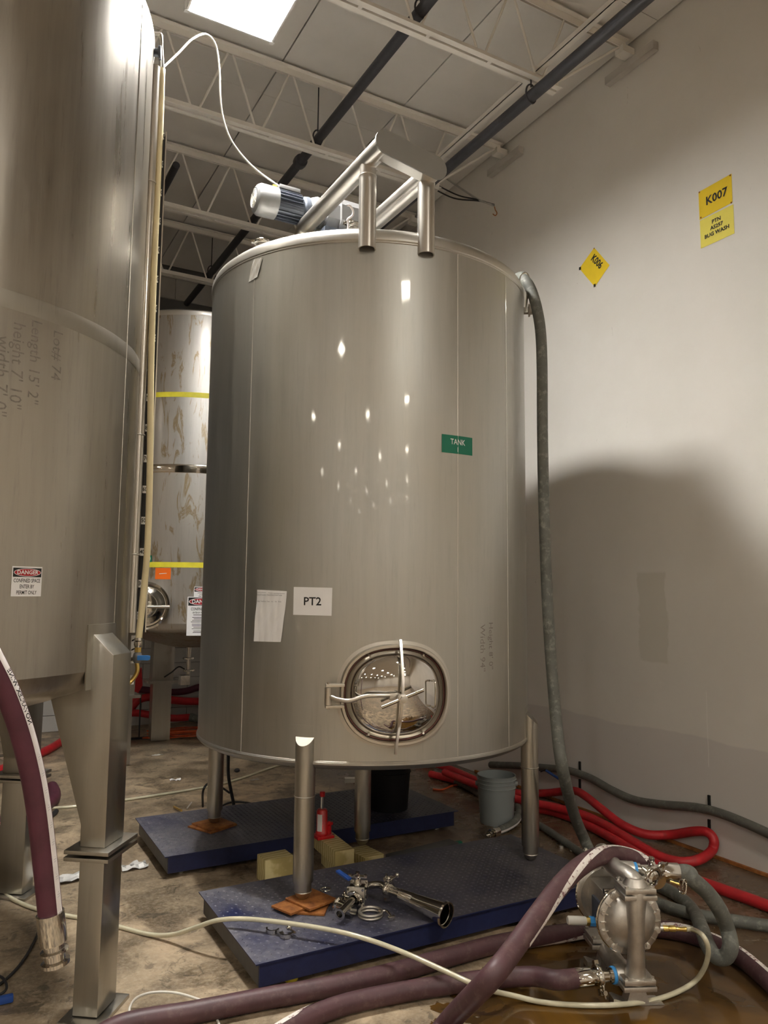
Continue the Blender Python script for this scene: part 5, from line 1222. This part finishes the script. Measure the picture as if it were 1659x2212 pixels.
tag(MB().cyl(at(376, 1743, z=.02), at(392, 1751, z=.02), .009, n=8).build('brass_fitting', 'brass', loc=at(376, 1743, z=.01)), 'small brass fitting on the floor by the rear scale corner', 'fitting')
tag(MB().cyl(at(404, 1746, z=.01), at(414, 1733, z=.06), .006, n=8).build('clear_tube', 'mylar', loc=at(404, 1746, z=.01)), 'short clear tube leaning on the rear scale edge', 'tube')
tag(MB().box(at(990, 1820, z=.008), (.05, .03, .016)).build('green_scrap', 'green', loc=at(990, 1820, z=0)), 'small green scrap between the scales', 'scrap')
# left edge clutter
mc_ = thing('floor_machine', 'dark rounded machine cut off by the left edge, behind the purple hose', 'machine', at(-20, 1612, z=0))
c = at(-28, 1572, d=6.6); MB().lathe(c+V((-.2, 0, 0)), (.9, -.3, 0), [(0, -.05), (.14, -.04), (.19, 0), (.20, .12), (.16, .22), (.08, .26), (0, .26)], 30).build('body', 'navyplastic', mc_)
MB().cyl(c+V((-.3, 0, -.22)), c+V((.30, -.05, -.22)), .018, n=12).build('skid_bar', 'polish', mc_)
MB().cyl(at(-20, 1548, d=6.4), at(17, 1550, d=6.4), .014, n=12).build('pipe', 'polish', mc_)
for s in (-.15, .15): MB().cyl(c+V((s, 0, -.2)), V((c.x+s, c.y, 0)), .012, n=8).build('leg', 'dark', mc_)
hose('red_hose', 'short stretch of red hose at the left edge behind the purple hose', [at(-40, 1680, z=.04), at(0, 1664, z=.04), at(35, 1650, z=.04), at(60, 1640, z=.04), at(112, 1615, z=.04), at(150, 1590, z=.04)], .045, 'red_hose')
hose('floor_hose', 'pale hose lying at the left edge above the paper towel', [at(-30, 1658, z=.09), at(0, 1670, z=.09), at(36, 1682, z=.05)], .016, 'whitecable', seg=10)
hose('purple_hose', 'dark purple hose curving behind the rear left leg at floor level', [at(-60, 1795, z=.05), at(0, 1778, z=.05), at(40, 1768, z=.05), at(80, 1750, z=.05), at(112, 1730, z=.05), at(118, 1715, z=.05), at(112, 1700, z=.05)], .05, 'purple_l', stripe=(-2.1, -1.5), smat='stripe_l')
hose('floor_hose', 'black hose on the floor at the left edge below the caution tape', [at(-50, 1810, z=.02), at(0, 1800, z=.02), at(60, 1788, z=.02), at(100, 1770, z=.02), at(122, 1752, z=.02)], .018, 'dark')
hose('cable', 'thin black cable leaving the hanging purple hose end toward the left edge', [at(88, 1985, z=.008), at(80, 2020, z=.008), at(50, 2075, z=.008), at(10, 2118, z=.008), at(-40, 2150, z=.008)], .007, 'dark', seg=8, cat='cable')
hose('cable', 'thin black cable hoop at the left edge beside the blue clip', [at(-30, 2100, z=.008), at(5, 2112, z=.03), at(14, 2135, z=.02), at(-5, 2150, z=.008), at(-40, 2155, z=.008)], .006, 'dark', seg=8, cat='cable')
tag(MB().box(at(4, 2160, z=.02), (.09, .03, .03)).build('blue_clip', 'blue_handle', loc=at(4, 2160, z=0), bev=.006), 'blue plastic clip cut by the left edge near the bottom', 'clip')
for k, (p_, q_, w_) in enumerate((((22, 1698), (34, 1740), .09), ((-20, 1788), (32, 1768), .07))):
    a_, b_ = at(*p_, z=.03 if k == 0 else .10), at(*q_, z=.005 if k == 0 else .10); d_ = (b_-a_); L_ = d_.length; d_.normalize(); s_ = UZ.cross(d_).normalized()
    t = thing('caution_tape', ('short piece of red and white caution tape below the paper towel', 'red and white caution tape lying on the purple hose at the left edge')[k], 'tape', a_)
    MB().box((a_+b_)/2, (L_, w_, .001), (d_, s_, d_.cross(s_))).build('band', 'whiteprint', t, ang=0)
    nn = 6
    for i in range(nn): c0 = a_+d_*(L_*(i+.25)/nn); MB().prism([(0, -w_/2), (L_/nn/2, -w_/2), (L_/nn/2+.01, w_/2), (.01, w_/2)], c0+d_.cross(s_)*.0007, d_, s_, d_.cross(s_)*.0006).build('red_bar', 'red_tape', t, ang=0)
